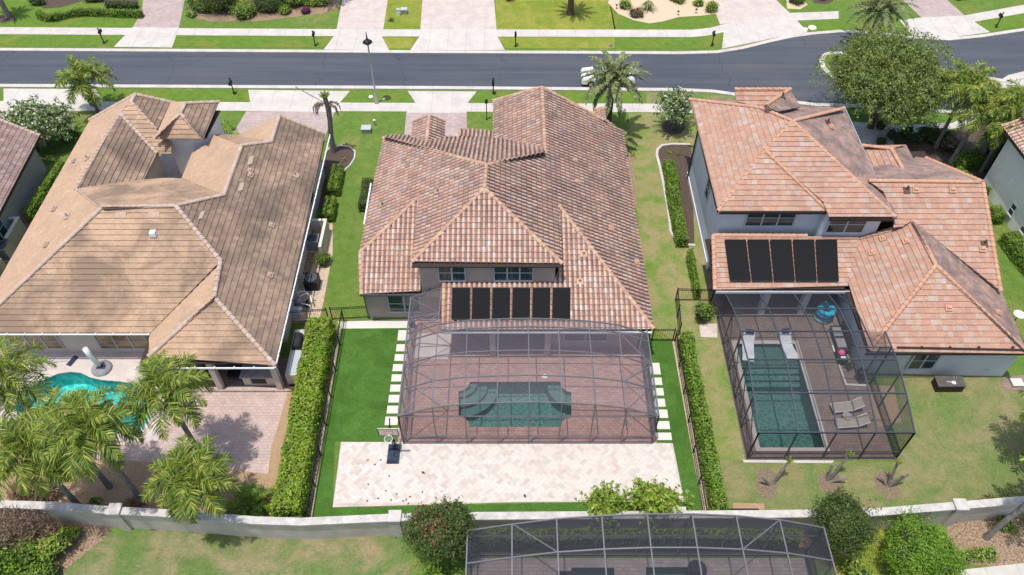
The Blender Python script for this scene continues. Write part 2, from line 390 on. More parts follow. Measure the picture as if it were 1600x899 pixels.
class MB:
    def __init__(s): s.v = []; s.f = []; s.mi = []; s.cur = 0
    def quad(s, *p):
        n = len(s.v); s.v += [tuple(q) for q in p]; s.f.append(tuple(range(n, n+len(p)))); s.mi.append(s.cur)
    def box(s, x0, x1, y0, y1, z0, z1): s.obox(Vector(((x0+x1)/2, (y0+y1)/2, (z0+z1)/2)), (abs(x1-x0), abs(y1-y0), abs(z1-z0)))
    def obox(s, c, size, rot=None, top=1.0):
        n = len(s.v); c = Vector(c); hx, hy, hz = (q/2 for q in size)
        for z in (-1, 1):
            k = top if z > 0 else 1.0
            for (x, y) in ((-1, -1), (1, -1), (1, 1), (-1, 1)):
                p = Vector((x*hx*k, y*hy*k, z*hz))
                if rot is not None: p = rot @ p
                s.v.append(tuple(c+p))
        for q in ((3, 2, 1, 0), (4, 5, 6, 7), (0, 1, 5, 4), (1, 2, 6, 5), (2, 3, 7, 6), (3, 0, 4, 7)):
            s.f.append(tuple(n+i for i in q)); s.mi.append(s.cur)
    def bar(s, a, b, w=.05, h=None):
        a, b = Vector(a), Vector(b); d = b-a; L = d.length
        if L < 1e-6: return
        q = d.to_track_quat('Y', 'Z').to_matrix()
        s.obox((a+b)/2, (w, L, h or w), q)
    def tube(s, pts, rad, n=8, caps=True):
        pts = [Vector(p) for p in pts]
        if isinstance(rad, (int, float)): rad = [rad]*len(pts)
        b0 = len(s.v); up = Vector((0, 0, 1))
        for i, p in enumerate(pts):
            d = (pts[min(i+1, len(pts)-1)]-pts[max(i-1, 0)])
            if d.length < 1e-9: d = Vector((0, 0, 1))
            d.normalize()
            a = d.cross(Vector((1, 0, 0)) if abs(d.x) < .9 else Vector((0, 1, 0))).normalized(); b = d.cross(a)
            for k in range(n):
                t_ = 2*PI*k/n; s.v.append(tuple(p+(a*math.cos(t_)+b*math.sin(t_))*rad[i]))
        for i in range(len(pts)-1):
            for k in range(n):
                k2 = (k+1) % n
                s.f.append((b0+i*n+k, b0+i*n+k2, b0+(i+1)*n+k2, b0+(i+1)*n+k)); s.mi.append(s.cur)
        if caps:
            s.f.append(tuple(b0+k for k in range(n))[::-1]); s.mi.append(s.cur)
            e = b0+(len(pts)-1)*n
            s.f.append(tuple(e+k for k in range(n))); s.mi.append(s.cur)
    def lathe(s, c, prof, n=16):
        c = Vector(c); b0 = len(s.v)
        for (r, z) in prof:
            for k in range(n):
                t_ = 2*PI*k/n; s.v.append((c.x+r*math.cos(t_), c.y+r*math.sin(t_), c.z+z))
        for i in range(len(prof)-1):
            for k in range(n):
                k2 = (k+1) % n
                s.f.append((b0+i*n+k, b0+i*n+k2, b0+(i+1)*n+k2, b0+(i+1)*n+k)); s.mi.append(s.cur)
        s.f.append(tuple(b0+k for k in range(n))[::-1]); s.mi.append(s.cur)
        e = b0+(len(prof)-1)*n
        s.f.append(tuple(e+k for k in range(n))); s.mi.append(s.cur)
    def prism(s, pts, z0, z1):
        """vertical prism over a world xy polygon (any shape)"""
        pts = [Vector((p[0], p[1], 0)) for p in pts]
        ar = sum(pts[i].x*pts[(i+1) % len(pts)].y-pts[(i+1) % len(pts)].x*pts[i].y for i in range(len(pts)))
        if ar < 0: pts = pts[::-1]
        tri = geometry.tessellate_polygon([pts]); n = len(s.v); N = len(pts)
        s.v += [(p.x, p.y, z0) for p in pts]+[(p.x, p.y, z1) for p in pts]
        for t_ in tri:
            a, b, c = [pts[i] for i in t_]
            ccw = (b-a).cross(c-a).z > 0
            t2 = t_ if ccw else t_[::-1]
            s.f.append(tuple(n+N+i for i in t2)); s.f.append(tuple(n+i for i in t2[::-1])); s.mi += [s.cur]*2
        for i in range(N):
            j = (i+1) % N
            s.f.append((n+i, n+j, n+N+j, n+N+i)); s.mi.append(s.cur)
    def mesh(s, name, smooth=False):
        me = bpy.data.meshes.new(name); me.from_pydata(s.v, [], s.f); me.update()
        if any(s.mi): me.polygons.foreach_set('material_index', s.mi)
        if smooth: me.polygons.foreach_set('use_smooth', [True]*len(me.polygons))
        return me
    def build(s, name, m, parent=None, smooth=False, loc=None):
        return link(name, s.mesh(name, smooth), m, parent, True, loc)
def dup(root, loc, rz=0.0, scale=1.0, label=None):
    r = root.copy(); COL.objects.link(r); r.location = loc; r.rotation_euler = (0, 0, rz); r.scale = (scale,)*3
    if label: r['label'] = label
    for ch in list(root.children):
        c = ch.copy(); COL.objects.link(c); c.parent = r
        for g in ch.children:
            d = g.copy(); COL.objects.link(d); d.parent = c
    return r
def sheet(name, pts, z, m, px=True, kind='structure', holes=None):
    P = [G(*p) if px else Vector((p[0], p[1], 0)) for p in pts]
    P = [Vector((p.x, p.y, 0)) for p in P]
    loops = [P]+[[Vector((q[0], q[1], 0)) for q in h] for h in (holes or [])]
    tri = geometry.tessellate_polygon(loops)
    V = [q for L in loops for q in L]
    f = []
    for t_ in tri:
        a, b, c = [V[i] for i in t_]
        f.append(tuple(t_) if (b-a).cross(c-a).z > 0 else tuple(t_[::-1]))
    me = bpy.data.meshes.new(name); me.from_pydata([(q.x, q.y, z) for q in V], [], f)
    o = link(name, me, m); o['kind'] = kind
    return o
def strip(name, line, width, z0, z1, m, px=True, parent=None, loc=None):
    """a low ribbon of constant width (kerb, edging) along a polyline"""
    P = [G(*p) if px else Vector((p[0], p[1], 0)) for p in line]
    b = MB(); L = []; Rr = []
    for i, p in enumerate(P):
        d = (P[min(i+1, len(P)-1)]-P[max(i-1, 0)]); d.z = 0; d.normalize()
        n = Vector((-d.y, d.x, 0))*width/2
        L.append(p+n); Rr.append(p-n)
    n0 = len(b.v)
    for i in range(len(P)):
        for q, z in ((L[i], z0), (L[i], z1), (Rr[i], z1), (Rr[i], z0)): b.v.append((q.x, q.y, z))
    for i in range(len(P)-1):
        k = i*4
        for a, c in ((0, 1), (1, 2), (2, 3)):
            b.f.append((k+a, k+4+a, k+4+c, k+c)); b.mi.append(0)
    b.f.append((0, 1, 2, 3)); b.mi.append(0)
    k = (len(P)-1)*4; b.f.append((k+3, k+2, k+1, k)); b.mi.append(0)
    return b.build(name, m, parent, loc=loc)
ORD = ['first', 'second', 'third', 'fourth', 'fifth', 'sixth', 'seventh', 'eighth', 'ninth', 'tenth', 'eleventh', 'twelfth']
# ------------------------------------------------------------------ roofs
class Pl:
    """roof plane: height z0 at (x0,y0), rising s per metre towards the uphill direction u"""
    def __init__(s, x0, y0, z0, u, sl):
        s.u = Vector((u[0], u[1], 0)).normalized(); s.s = sl; s.c = z0-sl*(s.u.x*x0+s.u.y*y0)
        s.V = Vector((s.u.x, s.u.y, sl)).normalized(); s.U = Vector((s.u.y, -s.u.x, 0)); s.N = s.U.cross(s.V)
    def z(s, x, y): return s.c+s.s*(s.u.x*x+s.u.y*y)
    def at(s, px, py):
        d = ray(px, py)
        t = (s.c-CAMZ)/(d.z-s.s*(s.u.x*d.x+s.u.y*d.y))
        return Vector((d.x*t, d.y*t, CAMZ+d.z*t))
def clip_mesh(me, poly, N):
    bm = bmesh.new(); bm.from_mesh(me)
    n = len(poly)
    cen = sum(poly, Vector())/n
    for i in range(n):
        a, b = poly[i], poly[(i+1) % n]
        no = (b-a).cross(N)
        if no.length < 1e-6: continue
        no.normalize()
        if (cen-a).dot(no) > 0: no = -no
        bmesh.ops.bisect_plane(bm, geom=bm.verts[:]+bm.edges[:]+bm.faces[:], dist=1e-5, plane_co=a, plane_no=no, clear_outer=True)
    bm.to_mesh(me); bm.free()
def tile_patch(pl, tri, kind):
    """a clipped field of real roof tiles on one triangle of a roof plane"""
    U, V, N = pl.U, pl.V, pl.N
    us = [p.dot(U) for p in tri]; vs = [p.dot(V) for p in tri]
    nd = tri[0].dot(N)
    if kind == 'barrel': w_, c_, hgt = .31, .37, .024
    elif kind == 'wavy': w_, c_, hgt = .28, .34, .03
    else: w_, c_, hgt = .30, .36, .045
    i0, i1 = math.floor(min(us)/w_)-1, math.ceil(max(us)/w_)+1
    j0, j1 = math.floor(min(vs)/c_)-1, math.ceil(max(vs)/c_)+1
    if kind == 'barrel': prof = [(0, 0), (.14, 0), (.22, .055), (.40, .10), (.62, .10), (.80, .055), (.88, 0)]
    elif kind == 'wavy': prof = [(0, 0), (.25, .02), (.5, .045), (.75, .02)]
    else: prof = [(0, 0.0)]
    cols = []; step = 1 if kind != 'flat' else 1
    for i in range(i0, i1):
        for (a, h) in prof: cols.append(((i+a)*w_, h, i+a))
    cols.append((i1*w_, prof[0][1], i1))
    rows = []
    for j in range(j0, j1): rows += [(j*c_, hgt, j+.03, j), ((j+1)*c_-.002, 0.0, j+.97, j)]
    nu, nv = len(cols), len(rows)
    rr = np.random.default_rng(int(abs(pl.c)*997) % 9973+5)
    jit = rr.random((j1-j0+2, i1-i0+2))*.014
    co = np.empty((nv, nu, 3)); uvv = np.empty((nv, nu, 2))
    Ua, Va, Na = np.array(U), np.array(V), np.array(N)
    for r, (v, h, vt, j) in enumerate(rows):
        for q, (u, hh, ut) in enumerate(cols):
            jj = jit[j-j0, int(math.floor(ut))-i0] if h > 0 else 0
            co[r, q] = Ua*u+Va*v+Na*(nd+h+hh+jj)
            uvv[r, q] = (ut+.001, vt)
    idx = np.arange(nv*nu).reshape(nv, nu)
    F = np.stack([idx[:-1, :-1], idx[:-1, 1:], idx[1:, 1:], idx[1:, :-1]], -1).reshape(-1, 4)
    me = bpy.data.meshes.new('tmp')
    me.from_pydata(co.reshape(-1, 3).tolist(), [], F.tolist())
    uvl = me.uv_layers.new(name='tile')
    fu = uvv.reshape(-1, 2)[F.reshape(-1)].reshape(-1, 4, 2)
    # keep every face inside one cell so that a tile has one colour
    mu = np.floor(fu[:, :, 0].min(axis=1)+1e-6); 
    fu[:, :, 0] = np.clip(fu[:, :, 0], (mu+.01)[:, None], (mu+.99)[:, None])
    mv_ = np.floor((fu[:, 0, 1]+fu[:, 3, 1])/2) if False else np.floor(fu[:, :, 1].max(axis=1))
    fu[:, :, 1] = np.clip(fu[:, :, 1], (mv_+.02)[:, None], (mv_+.98)[:, None])
    uvl.data.foreach_set('uv', fu.reshape(-1).tolist())
    clip_mesh(me, tri, N)
    return me
class Roof:
    def __init__(s, house, name, mats, kind):
        s.bm = bmesh.new(); s.house = house; s.name = name; s.mats = mats; s.kind = kind; s.caps = []
    def face(s, pl, pts, mi=0, under=True):
        P = [pl.at(*p) if len(p) == 2 else Vector((p[0], p[1], pl.z(p[0], p[1]))) for p in pts]
        tri = geometry.tessellate_polygon([P])
        for t_ in tri:
            T = [P[i] for i in t_]
            if (T[1]-T[0]).cross(T[2]-T[0]).length < .01: continue
            me = tile_patch(pl, T, s.kind)
            n0 = len(s.bm.faces); s.bm.from_mesh(me); s.bm.faces.ensure_lookup_table()
            for f in s.bm.faces[n0:]: f.material_index = mi
            bpy.data.meshes.remove(me)
            if under:
                vs = [s.bm.verts.new(p-Vector((0, 0, .05))) for p in T]
                f = s.bm.faces.new(vs); f.material_index = mi
        return P
    def cap(s, pl, a, b): s.caps.append((pl.at(*a), pl.at(*b)))
    def done(s, capm, capr=.13):
        s.bm.normal_update()
        for f in s.bm.faces:
            if f.normal.z < 0: f.normal_flip()
        me = bpy.data.meshes.new(s.name); s.bm.to_mesh(me); s.bm.free()
        s.ob = link(s.name, me, s.mats, s.house)
        for (a, b) in s.caps: cap_line(a, b, capm, s.ob, capr)
        return s.ob
def cap_line(a, b, m, parent, r=.13):
    d = b-a
    if d.z < 0: a, b = b, a; d = -d
    L = d.length; d.normalize()
    side = d.cross(Vector((0, 0, 1))).normalized(); up = side.cross(d).normalized()
    mb = MB(); n = max(1, int(L/.36)); st = L/n
    for k in range(n):
        p0 = a+d*(k*st-.03); p1 = a+d*((k+1)*st+.02)
        b0 = len(mb.v)
        for (p, rr, lift) in ((p0, r*1.12, .035), (p1, r*.9, .012)):
            for q in range(7):
                t_ = PI*q/6
                mb.v.append(tuple(p+side*math.cos(t_)*rr+up*(math.sin(t_)*rr*.85+lift)))
        for q in range(6):
            mb.f.append((b0+q, b0+q+1, b0+8+q, b0+7+q)); mb.mi.append(0)
        mb.f.append(tuple(b0+q for q in range(7))[::-1]); mb.mi.append(0)
    return mb.build('ridge_cap', m, parent)
def vent_pipe(roof, pl, px, py, m='cap_terracotta', h=.32, r=.07):
    p = pl.at(px, py); b = MB()
    b.obox(p+pl.N*.07, (.42, .42, .05), Matrix((pl.U, pl.V, pl.N)).transposed())
    b.tube([p, p+Vector((0, 0, h))], r, 8)
    return b.build('vent_pipe', m, roof)
def vent_hood(roof, pl, px, py, m, w_=.42):
    p = pl.at(px, py); M = Matrix((pl.U, pl.V, pl.N)).transposed(); b = MB()
    b.obox(p+pl.N*.09, (w_, w_*.9, .07), M)
    b.obox(p+pl.N*.17+pl.V*.03, (w_*.8, w_*.5, .13), M, .7)
    return b.build('roof_vent', m, roof)
def fascia(house, pts, z, h=.2, t_=.04, m='dark_brown', name='fascia'):
    b = MB()
    for i in range(len(pts)-1):
        a, c = Vector((*pts[i], z-h/2)), Vector((*pts[i+1], z-h/2))
        b.bar(a, c, t_, h)
    return b.build(name, m, house)
def gutter(house, a, b, m='white_paint', name='gutter'):
    mb = MB(); mb.bar(a, b, .075, .09)
    a, b = Vector(a), Vector(b); n = max(2, int((b-a).length/1.0))
    for k in range(n+1):
        p = a.lerp(b, k/n); mb.obox(p+Vector((0, 0, .07)), (.06, .16, .04))
    return mb.build(name, m, house)
def window(house, wall_pt, wdir, ndir, W, H, cols=2, frame='trim_gray', pane='glass_dark', rails=1, fw=.07):
    """window lying in a wall: wall_pt lower left corner, wdir along the wall, ndir outwards"""
    wd = Vector(wdir).normalized(); nd = Vector(ndir).normalized(); up = Vector((0, 0, 1)); o = Vector(wall_pt)
    b = MB()
    def P(u, v, n): return o+wd*u+up*v+nd*n
    M = Matrix((wd, nd, up)).transposed()
    def bx(u0, u1, v0, v1, n0, n1): b.obox(P((u0+u1)/2, (v0+v1)/2, (n0+n1)/2), (u1-u0, n1-n0, v1-v0), M)
    bx(-fw, W+fw, -fw-.03, 0, 0, .09); bx(-fw, W+fw, H, H+fw, 0, .07)
    bx(-fw, 0, 0, H, 0, .07); bx(W, W+fw, 0, H, 0, .07)
    for k in range(1, cols): bx(W*k/cols-.045, W*k/cols+.045, 0, H, 0, .068)
    for k in range(rails): bx(0, W, H*(k+1)/(rails+1)-.025, H*(k+1)/(rails+1)+.025, 0, .055)
    f = b.build('window', frame, house)
    g = MB(); g.quad(P(0, 0, .03), P(W, 0, .03), P(W, H, .03), P(0, H, .03)); g.build('pane', pane, f)
    return f
def wall(house, pts, z0, z1, m, name='wall'):
    b = MB(); b.prism(pts, z0, z1); return b.build(name, m, house)
def slabpart(house, pts, z0, z1, m, name): 
    b = MB(); b.prism(pts, z0, z1); return b.build(name, m, house)

# ------------------------------------------------------------------ ground
def cpx(px, z=0): return [tuple(G(*p, z))[:2] for p in px]
poolM = cpx([(716, 612), (725, 610), (731, 605), (734, 597), (875, 596.5), (878, 605), (884, 611), (893, 613), (893.5, 652), (884, 655), (879, 660), (877, 668.5), (734, 668.5), (731, 660), (725, 654), (716, 652)])
poolR = [(14.75, 30.6), (18.05, 30.6), (18.15, 23.0), (14.1, 23.0)]
poolR = [(14.32, 30.5), (18.1, 30.5), (18.1, 23.0), (14.32, 23.0)]
# free-form pool of the left garden
pl_px = [(28, 652), (22, 630), (34, 612), (52, 603), (72, 592), (92, 584), (112, 581), (128, 583), (142, 590), (160, 594), (186, 596), (214, 600), (234, 612), (240, 632), (234, 655), (222, 674), (196, 680), (150, 676), (100, 678), (60, 676)]
poolL = cpx(pl_px)
poolC1 = cpx([(892, 887), (960, 887), (962, 930), (892, 930)])
poolC2 = cpx([(1008, 886), (1075, 886), (1079, 930), (1010, 930)])
big = [(-170, -30), (170, -30), (170, 260), (-170, 260)]
sheet('ground', big, 0.0, 'lawn_green', False, holes=[poolM, poolR, poolL, poolC1, poolC2])
Z = lambda k: .004*k
def S(name, pts, k, m, **kw): return sheet(name, pts, Z(k), m, **kw)
# gardens between and behind the houses
S('lawn', [(489, 175), (524, 175), (630, 176), (632, 222), (560, 500), (440, 510)], 1, 'lawn_green')
S('lawn', [(982, 177), (1085, 177), (1120, 500), (1165, 720), (1167, 802), (1100, 802), (1050, 530), (1010, 500)], 1, 'lawn_side')
S('lawn', [(1160, 719), (1400, 722), (1405, 582), (1700, 592), (1700, 800), (1100, 802), (1100, 720)], 2, 'lawn_back')
S('lawn', [(90, 826), (400, 832), (640, 838), (640, 1000), (60, 1000)], 1, 'lawn_dry')
S('lawn', [(1300, 815), (1380, 815), (1395, 1000), (1300, 1000)], 1, 'lawn_yellow')
# road
roadN = [(-400, 71.5), (0, 78.5), (600, 82), (1060, 84), (1120, 82.5), (1160, 76), (1200, 66), (1235, 58.5), (1265, 54), (1312, 50), (1380, 54), (1430, 60.5), (1482, 62.5), (1530, 58), (1600, 47.5), (1800, 10)]
roadS = [(1800, 150), (1600, 172), (1480, 176), (1380, 168), (1275, 165), (1215, 158), (1150, 149), (1115, 144), (1060, 141.5), (700, 138.5), (0, 135), (-400, 132)]
S('road', roadN+roadS, 2, 'asphalt')
# far side : pavement, driveways, verges
swN0 = [(-400, 38), (0, 43), (600, 46.5), (1080, 47), (1110, 44), (1140, 36), (1230, 21), (1310, 18)]
swN1 = [(1310, 30), (1240, 33), (1135, 50), (1105, 56.5), (1080, 58.5), (600, 57.5), (0, 54), (-400, 49)]
S('sidewalk', swN0+swN1, 4, 'concrete')
S('sidewalk', [(1430, 34), (1505, 25), (1600, 8), (1760, -30), (1760, -18), (1600, 21), (1520, 35), (1440, 48)], 4, 'concrete')
S('lawn', [(-400, 50), (0, 54.5), (199, 56), (178, 72), (0, 71), (-400, 64)], 3, 'lawn_strip')
S('lawn', [(276, 56), (521, 58.5), (506, 75), (269, 73)], 3, 'lawn_strip')
S('lawn', [(597, 59), (656, 59), (641, 76.5), (607, 76.5)], 3, 'lawn_yellow')
S('lawn', [(777, 59), (960, 59), (960, 76), (789, 76)], 3, 'lawn_yellow')
S('lawn', [(960, 59), (1080, 59.5), (1110, 57), (1131, 52), (1128, 73), (1100, 76), (960, 76)], 3, 'lawn_strip')
S('lawn', [(1240, 34), (1310, 30), (1420, 40), (1405, 48), (1312, 47), (1262, 50)], 3, 'lawn_strip')
S('lawn', [(1522, 35), (1600, 21), (1760, -15), (1760, 5), (1600, 41), (1548, 50)], 3, 'lawn_strip')
S('lawn', [(-400, -60), (300, -60), (280, 46), (0, 43), (-400, 37)], 1, 'lawn_strip')
S('lawn', [(600, -60), (662, -60), (657, 47), (599, 47)], 1, 'lawn_yellow')
S('lawn', [(772, -60), (940, -60), (962, 47), (776, 47)], 1, 'lawn_yellow')
S('lawn', [(940, -60), (1240, -60), (1250, 20), (1125, 40), (1105, 46), (960, 47)], 1, 'lawn_strip')
dwy = [([(229, -50), (296, -50), (289, 0), (280, 44), (208, 43), (222, 18)], 'pavers_pink'), ([(545, -50), (611, -50), (606, 0), (599, 46.5), (526, 46.5), (535, 0)], 'pavers_pale'),
       ([(662, -50), (770, -50), (772, 0), (776, 47), (657, 46.5), (660, 0)], 'pavers_pale'), ([(1110, -50), (1230, -50), (1212, 0), (1234, 21), (1140, 36), (1125, 39), (1119, 24), (1122, 8), (1130, 0)], 'pavers_pale'),
       ([(1396, -50), (1450, -50), (1479, 0), (1507, 25), (1440, 29), (1410, 0)], 'pavers_pink')]
for p, m in dwy: S('driveway', p, 5, m)
for p in ([(208, 43), (280, 44), (269, 75), (178, 74)], [(524, 46), (599, 46), (597, 58), (608, 79), (506, 78), (522, 57)], [(657, 46), (776, 46), (777, 58), (789, 79), (641, 79), (656, 57)],
          [(1132, 38), (1234, 21), (1262, 51), (1200, 62), (1128, 77)], [(1440, 28), (1507, 25), (1547, 51), (1482, 60), (1425, 56), (1405, 32)]):
    S('driveway', p, 6, 'concrete')
# near side
S('sidewalk', [(-400, 155), (0, 158.5), (700, 161.5), (1060, 162.5), (1150, 166), (1275, 186), (1400, 196), (1487, 193), (1540, 170), (1556, 174), (1500, 200), (1400, 212), (1260, 200), (1150, 180), (1060, 176), (700, 175), (0, 172), (-400, 169)], 4, 'concrete')
for p in ([(6, 139), (150, 140), (172, 174), (0, 174), (6, 158)], [(388, 141), (547, 143), (531, 161), (524, 176), (385, 174), (391, 159)], [(637, 143), (745, 143.5), (731, 161), (729, 177), (635, 177), (649, 161)]):
    S('driveway', p, 6, 'concrete')
for p in ([(-200, 172.5), (110, 172.5), (60, 225), (-200, 225)], [(385, 174.5), (523, 175.5), (498, 240), (355, 225)], [(635, 176.5), (729, 177), (731, 230), (630, 230)]):
    S('driveway', p, 5, 'pavers_pink')
S('driveway', [(1130, 180), (1395, 204), (1400, 250), (1330, 250), (1130, 200)], 5, 'concrete')
S('mulch_bed', [(1395, 214), (1500, 203), (1545, 190), (1560, 240), (1530, 300), (1400, 262)], 5, 'mulch_dark')
# median island of the bend
isl = [(1283, 97), (1285, 90), (1292, 85), (1310, 84), (1350, 88), (1480, 112), (1570, 128), (1640, 112), (1800, 80), (1800, 108), (1640, 140), (1560, 150), (1480, 142), (1380, 134), (1310, 126), (1296, 117), (1286, 107)]
S('median_island', isl, 6, 'lawn_strip')
S('mulch_bed', [(1292, 98), (1312, 92), (1360, 98), (1420, 108), (1420, 124), (1360, 128), (1310, 120)], 7, 'mulch_dark')
S('path', [(1540, 140), (1575, 118), (1600, 112), (1640, 116), (1600, 136)], 7, 'concrete')
for nm, ln in (('kerb', roadN), ('kerb', roadS), ('kerb', isl+[isl[0]])):
    o = strip(nm, ln, .42, 0, .09, 'concrete'); o['kind'] = 'structure'
# near side verges under the tall lamp
S('lawn', [(150, 141), (388, 142), (391, 158), (172, 158)], 3, 'lawn_strip')
S('lawn', [(546, 144), (637, 144.5), (649, 160.5), (531, 160.5)], 3, 'lawn_strip')
S('lawn', [(745, 144.5), (1010, 145), (1010, 162), (731, 161)], 3, 'lawn_strip')
S('lawn', [(1010, 145), (1062, 145), (1146, 151), (1150, 166), (1060, 162), (1010, 162)], 3, 'lawn_back')
# planting beds
S('mulch_bed', [(508, 240), (515, 233), (532, 229), (546, 231), (554, 238), (553, 248), (547, 258), (536, 268), (530, 280), (524, 305), (514, 340), (500, 350), (498, 300), (505, 262)], 3, 'mulch_dark')
strip('bed_edging', [(508, 240), (515, 232), (532, 228.5), (546, 230), (555, 237.5), (554, 248), (547, 259), (536, 269), (529, 285), (524, 305)], .12, 0, .07, 'concrete')['kind'] = 'structure'
S('gravel_bed', [(498, 345), (520, 350), (520, 395), (508, 460), (500, 500), (440, 508), (466, 420), (488, 350)], 4, 'pebbles')
S('mulch_bed', [(488, 352), (504, 352), (494, 400), (484, 430), (470, 430), (480, 390)], 5, 'leaf_litter')
S('mulch_bed', [(1027, 235), (1034, 228), (1052, 226), (1080, 228), (1085, 380), (1070, 384), (1056, 376), (1050, 360), (1040, 310), (1030, 262)], 3, 'mulch_dark')
strip('bed_edging', [(1078, 226.5), (1050, 226), (1034, 228), (1027, 235), (1026, 243), (1031, 262), (1037, 290), (1044, 330), (1048, 362), (1055, 376), (1070, 383), (1086, 384)], .2, 0, .08, 'concrete')['kind'] = 'structure'
S('mulch_bed', [(1033, 196), (1040, 189), (1056, 187), (1068, 192), (1071, 201), (1064, 209), (1048, 211), (1036, 206)], 3, 'mulch_dark')
S('mulch_bed', [(975, 236), (982, 226), (988, 240), (992, 290), (996, 330), (990, 320)], 3, 'leaf_litter')
S('mulch_bed', [(957, -20), (1160, -20), (1121, 22), (1095, 25), (1060, 27), (1035, 34), (1015, 37), (990, 32), (966, 22), (950, 5)], 2, 'sand_bed')
S('mulch_bed', [(0, 24), (22, 25), (26, 33), (0, 36), (-40, 36), (-40, 22)], 2, 'mulch_dark')
S('mulch_bed', [(60, -30), (215, -30), (216, 10), (130, 2), (95, 12), (68, 14), (58, 4)], 2, 'mulch_dark')
S('mulch_bed', [(288, -30), (536, -30), (530, 10), (505, 22), (450, 28), (400, 34), (330, 34), (296, 26)], 2, 'leaf_litter')
S('mulch_bed', [(1228, 0), (1250, -4), (1262, 8), (1250, 15), (1230, 14)], 2, 'sand_bed')
S('mulch_bed', [(1266, -4), (1298, -8), (1302, 2), (1290, 7), (1272, 5)], 2, 'mulch_dark')
# middle garden
S('artificial_turf', [(487, 812), (533, 512), (645, 512), (700, 690), (523, 690), (520, 794), (1064, 782), (1052, 692), (1020, 690), (1010, 532), (1050, 532), (1098, 800), (1080, 812)], 4, 'artificial_turf')
S('path', [(528, 503), (645, 500), (650, 513), (533, 514)], 6, 'slab_paint')
S('gravel_bed', [(1050, 532), (1057, 532), (1107, 800), (1098, 800)], 5, 'pebbles')
S('gravel_bed', [(524, 518), (533, 512), (487, 812), (478, 812)], 5, 'pebbles')
S('mulch_bed', [(494, 520), (524, 512), (478, 812), (425, 812)], 3, 'mulch_dark')
S('mulch_bed', [(1057, 532), (1078, 520), (1132, 800), (1106, 800)], 3, 'mulch_dark')
deckM = [tuple(p) for p in ((-6.65, 23.3), (8.42, 23.3), (8.42, 30.2), (3, 30.2), (3, 34), (-6.65, 33))]
sheet('pool_deck', deckM, Z(6), 'pavers_deck', False, holes=[poolM])
S('patio', [(652, 522), (706, 520), (700, 562), (645, 560)], 8, 'deck_pale')
# travertine court: every brick is a piece of the sheet
def herring():
    mb = MB(); a, L = .21, .42
    P = [G(534, 691.6), G(1050, 693.6), G(1060, 748), G(1068, 783.5), G(800, 785), G(521, 792.5)]
    z = Z(8)
    M = Matrix.Rotation(R_(45), 3, 'Z')
    for i in range(-110, 130):
        for j in range(-60, 80):
            for (x0, y0, w_, h_) in ((i+2*j, -i+2*j, 2, 1), (i+2*j+2, -i+2*j, 1, 2)):
                q = [M @ Vector(((x0+sx*w_+(.03 if sx == 0 else -.03))*a, (y0+sy*h_+(.03 if sy == 0 else -.03))*a+20, 0)) for sx, sy in ((0, 0), (1, 0), (1, 1), (0, 1))]
                q = [Vector((v.x+14, v.y, z)) for v in q]
                if -12 < q[0].x < 12 and 18 < q[0].y < 25: mb.quad(*q)
    me = mb.mesh('patio')
    clip_mesh(me, [Vector((p.x, p.y, z)) for p in P], Vector((0, 0, 1)))
    o = link('patio', me, 'travertine'); o['kind'] = 'structure'
    S('patio', [(533, 691), (1051, 693), (1069, 784), (800, 785.5), (520, 793)], 7, 'pavers_pale')
herring()
# left garden
sheet('pool_deck', cpx([(-60, 545), (235, 545), (330, 603), (458, 606), (432, 700), (425, 745), (375, 790), (-60, 700)]), Z(4), 'pavers_patio', False, holes=[poolL])
def ring(outer_px, k, m, hole): sheet('pool_deck', cpx(outer_px), Z(k), m, False, holes=[hole])
ring([(-60, 552), (232, 548), (262, 600), (262, 640), (246, 690), (150, 694), (-60, 694)], 5, 'deck_pale', poolL)
S('path', [(205, 300), (215, 200), (372, 205), (330, 320)], 4, 'deck_pale')
S('patio', [(225, 566), (470, 560), (462, 604), (268, 606)], 6, 'pavers_brown')
S('mulch_bed', [(-60, 700), (110, 715), (230, 722), (330, 730), (425, 742), (425, 815), (-60, 800)], 5, 'mulch_tan')
S('gravel_bed', [(452, 606), (478, 500), (500, 500), (440, 812), (410, 812), (424, 700)], 6, 'mulch_tan')
S('mulch_bed', [(-60, 800), (180, 815), (165, 840), (90, 900), (70, 1000), (-60, 1000)], 3, 'leaf_litter')
S('path', [(-60, 175), (110, 176), (65, 232), (40, 420), (-60, 420)], 4, 'leaf_litter')
# right garden
deckR = [(13.4, 22.25), (22.0, 22.25), (22.0, 27.6), (21.5, 27.6), (21.5, 37.2), (13.4, 37.2)]
sheet('pool_deck', deckR, Z(6), 'pavers_brown', False, holes=[poolR])
S('path', [(1092, 507), (1120, 506), (1121, 528), (1095, 527)], 5, 'pavers_pale')
S('path', [(1160, 719), (1303, 720), (1300, 724), (1162, 723)], 6, 'concrete')
S('patio', [(1566, 590), (1600, 586), (1660, 570), (1660, 620), (1566, 608)], 6, 'pavers_brown')
S('mulch_bed', [(1480, 815), (1700, 790), (1700, 895), (1480, 880)], 3, 'leaf_litter')
S('mulch_bed', [(1183, 735), (1200, 730), (1213, 742), (1216, 760), (1208, 780), (1190, 778), (1180, 760)], 4, 'mulch_worn')
S('mulch_bed', [(1276, 745), (1290, 738), (1310, 742), (1318, 760), (1305, 775), (1280, 768)], 4, 'mulch_worn')
S('mulch_bed', [(1366, 740), (1385, 736), (1400, 750), (1406, 778), (1388, 782), (1368, 765)], 4, 'mulch_worn')
S('path', [(1488, 892), (1600, 880), (1700, 868), (1700, 960), (1488, 960)], 5, 'concrete')
S('planter_bed', [(1145, 786), (1194, 787), (1194, 797), (1145, 797)], 5, 'mulch_tan')
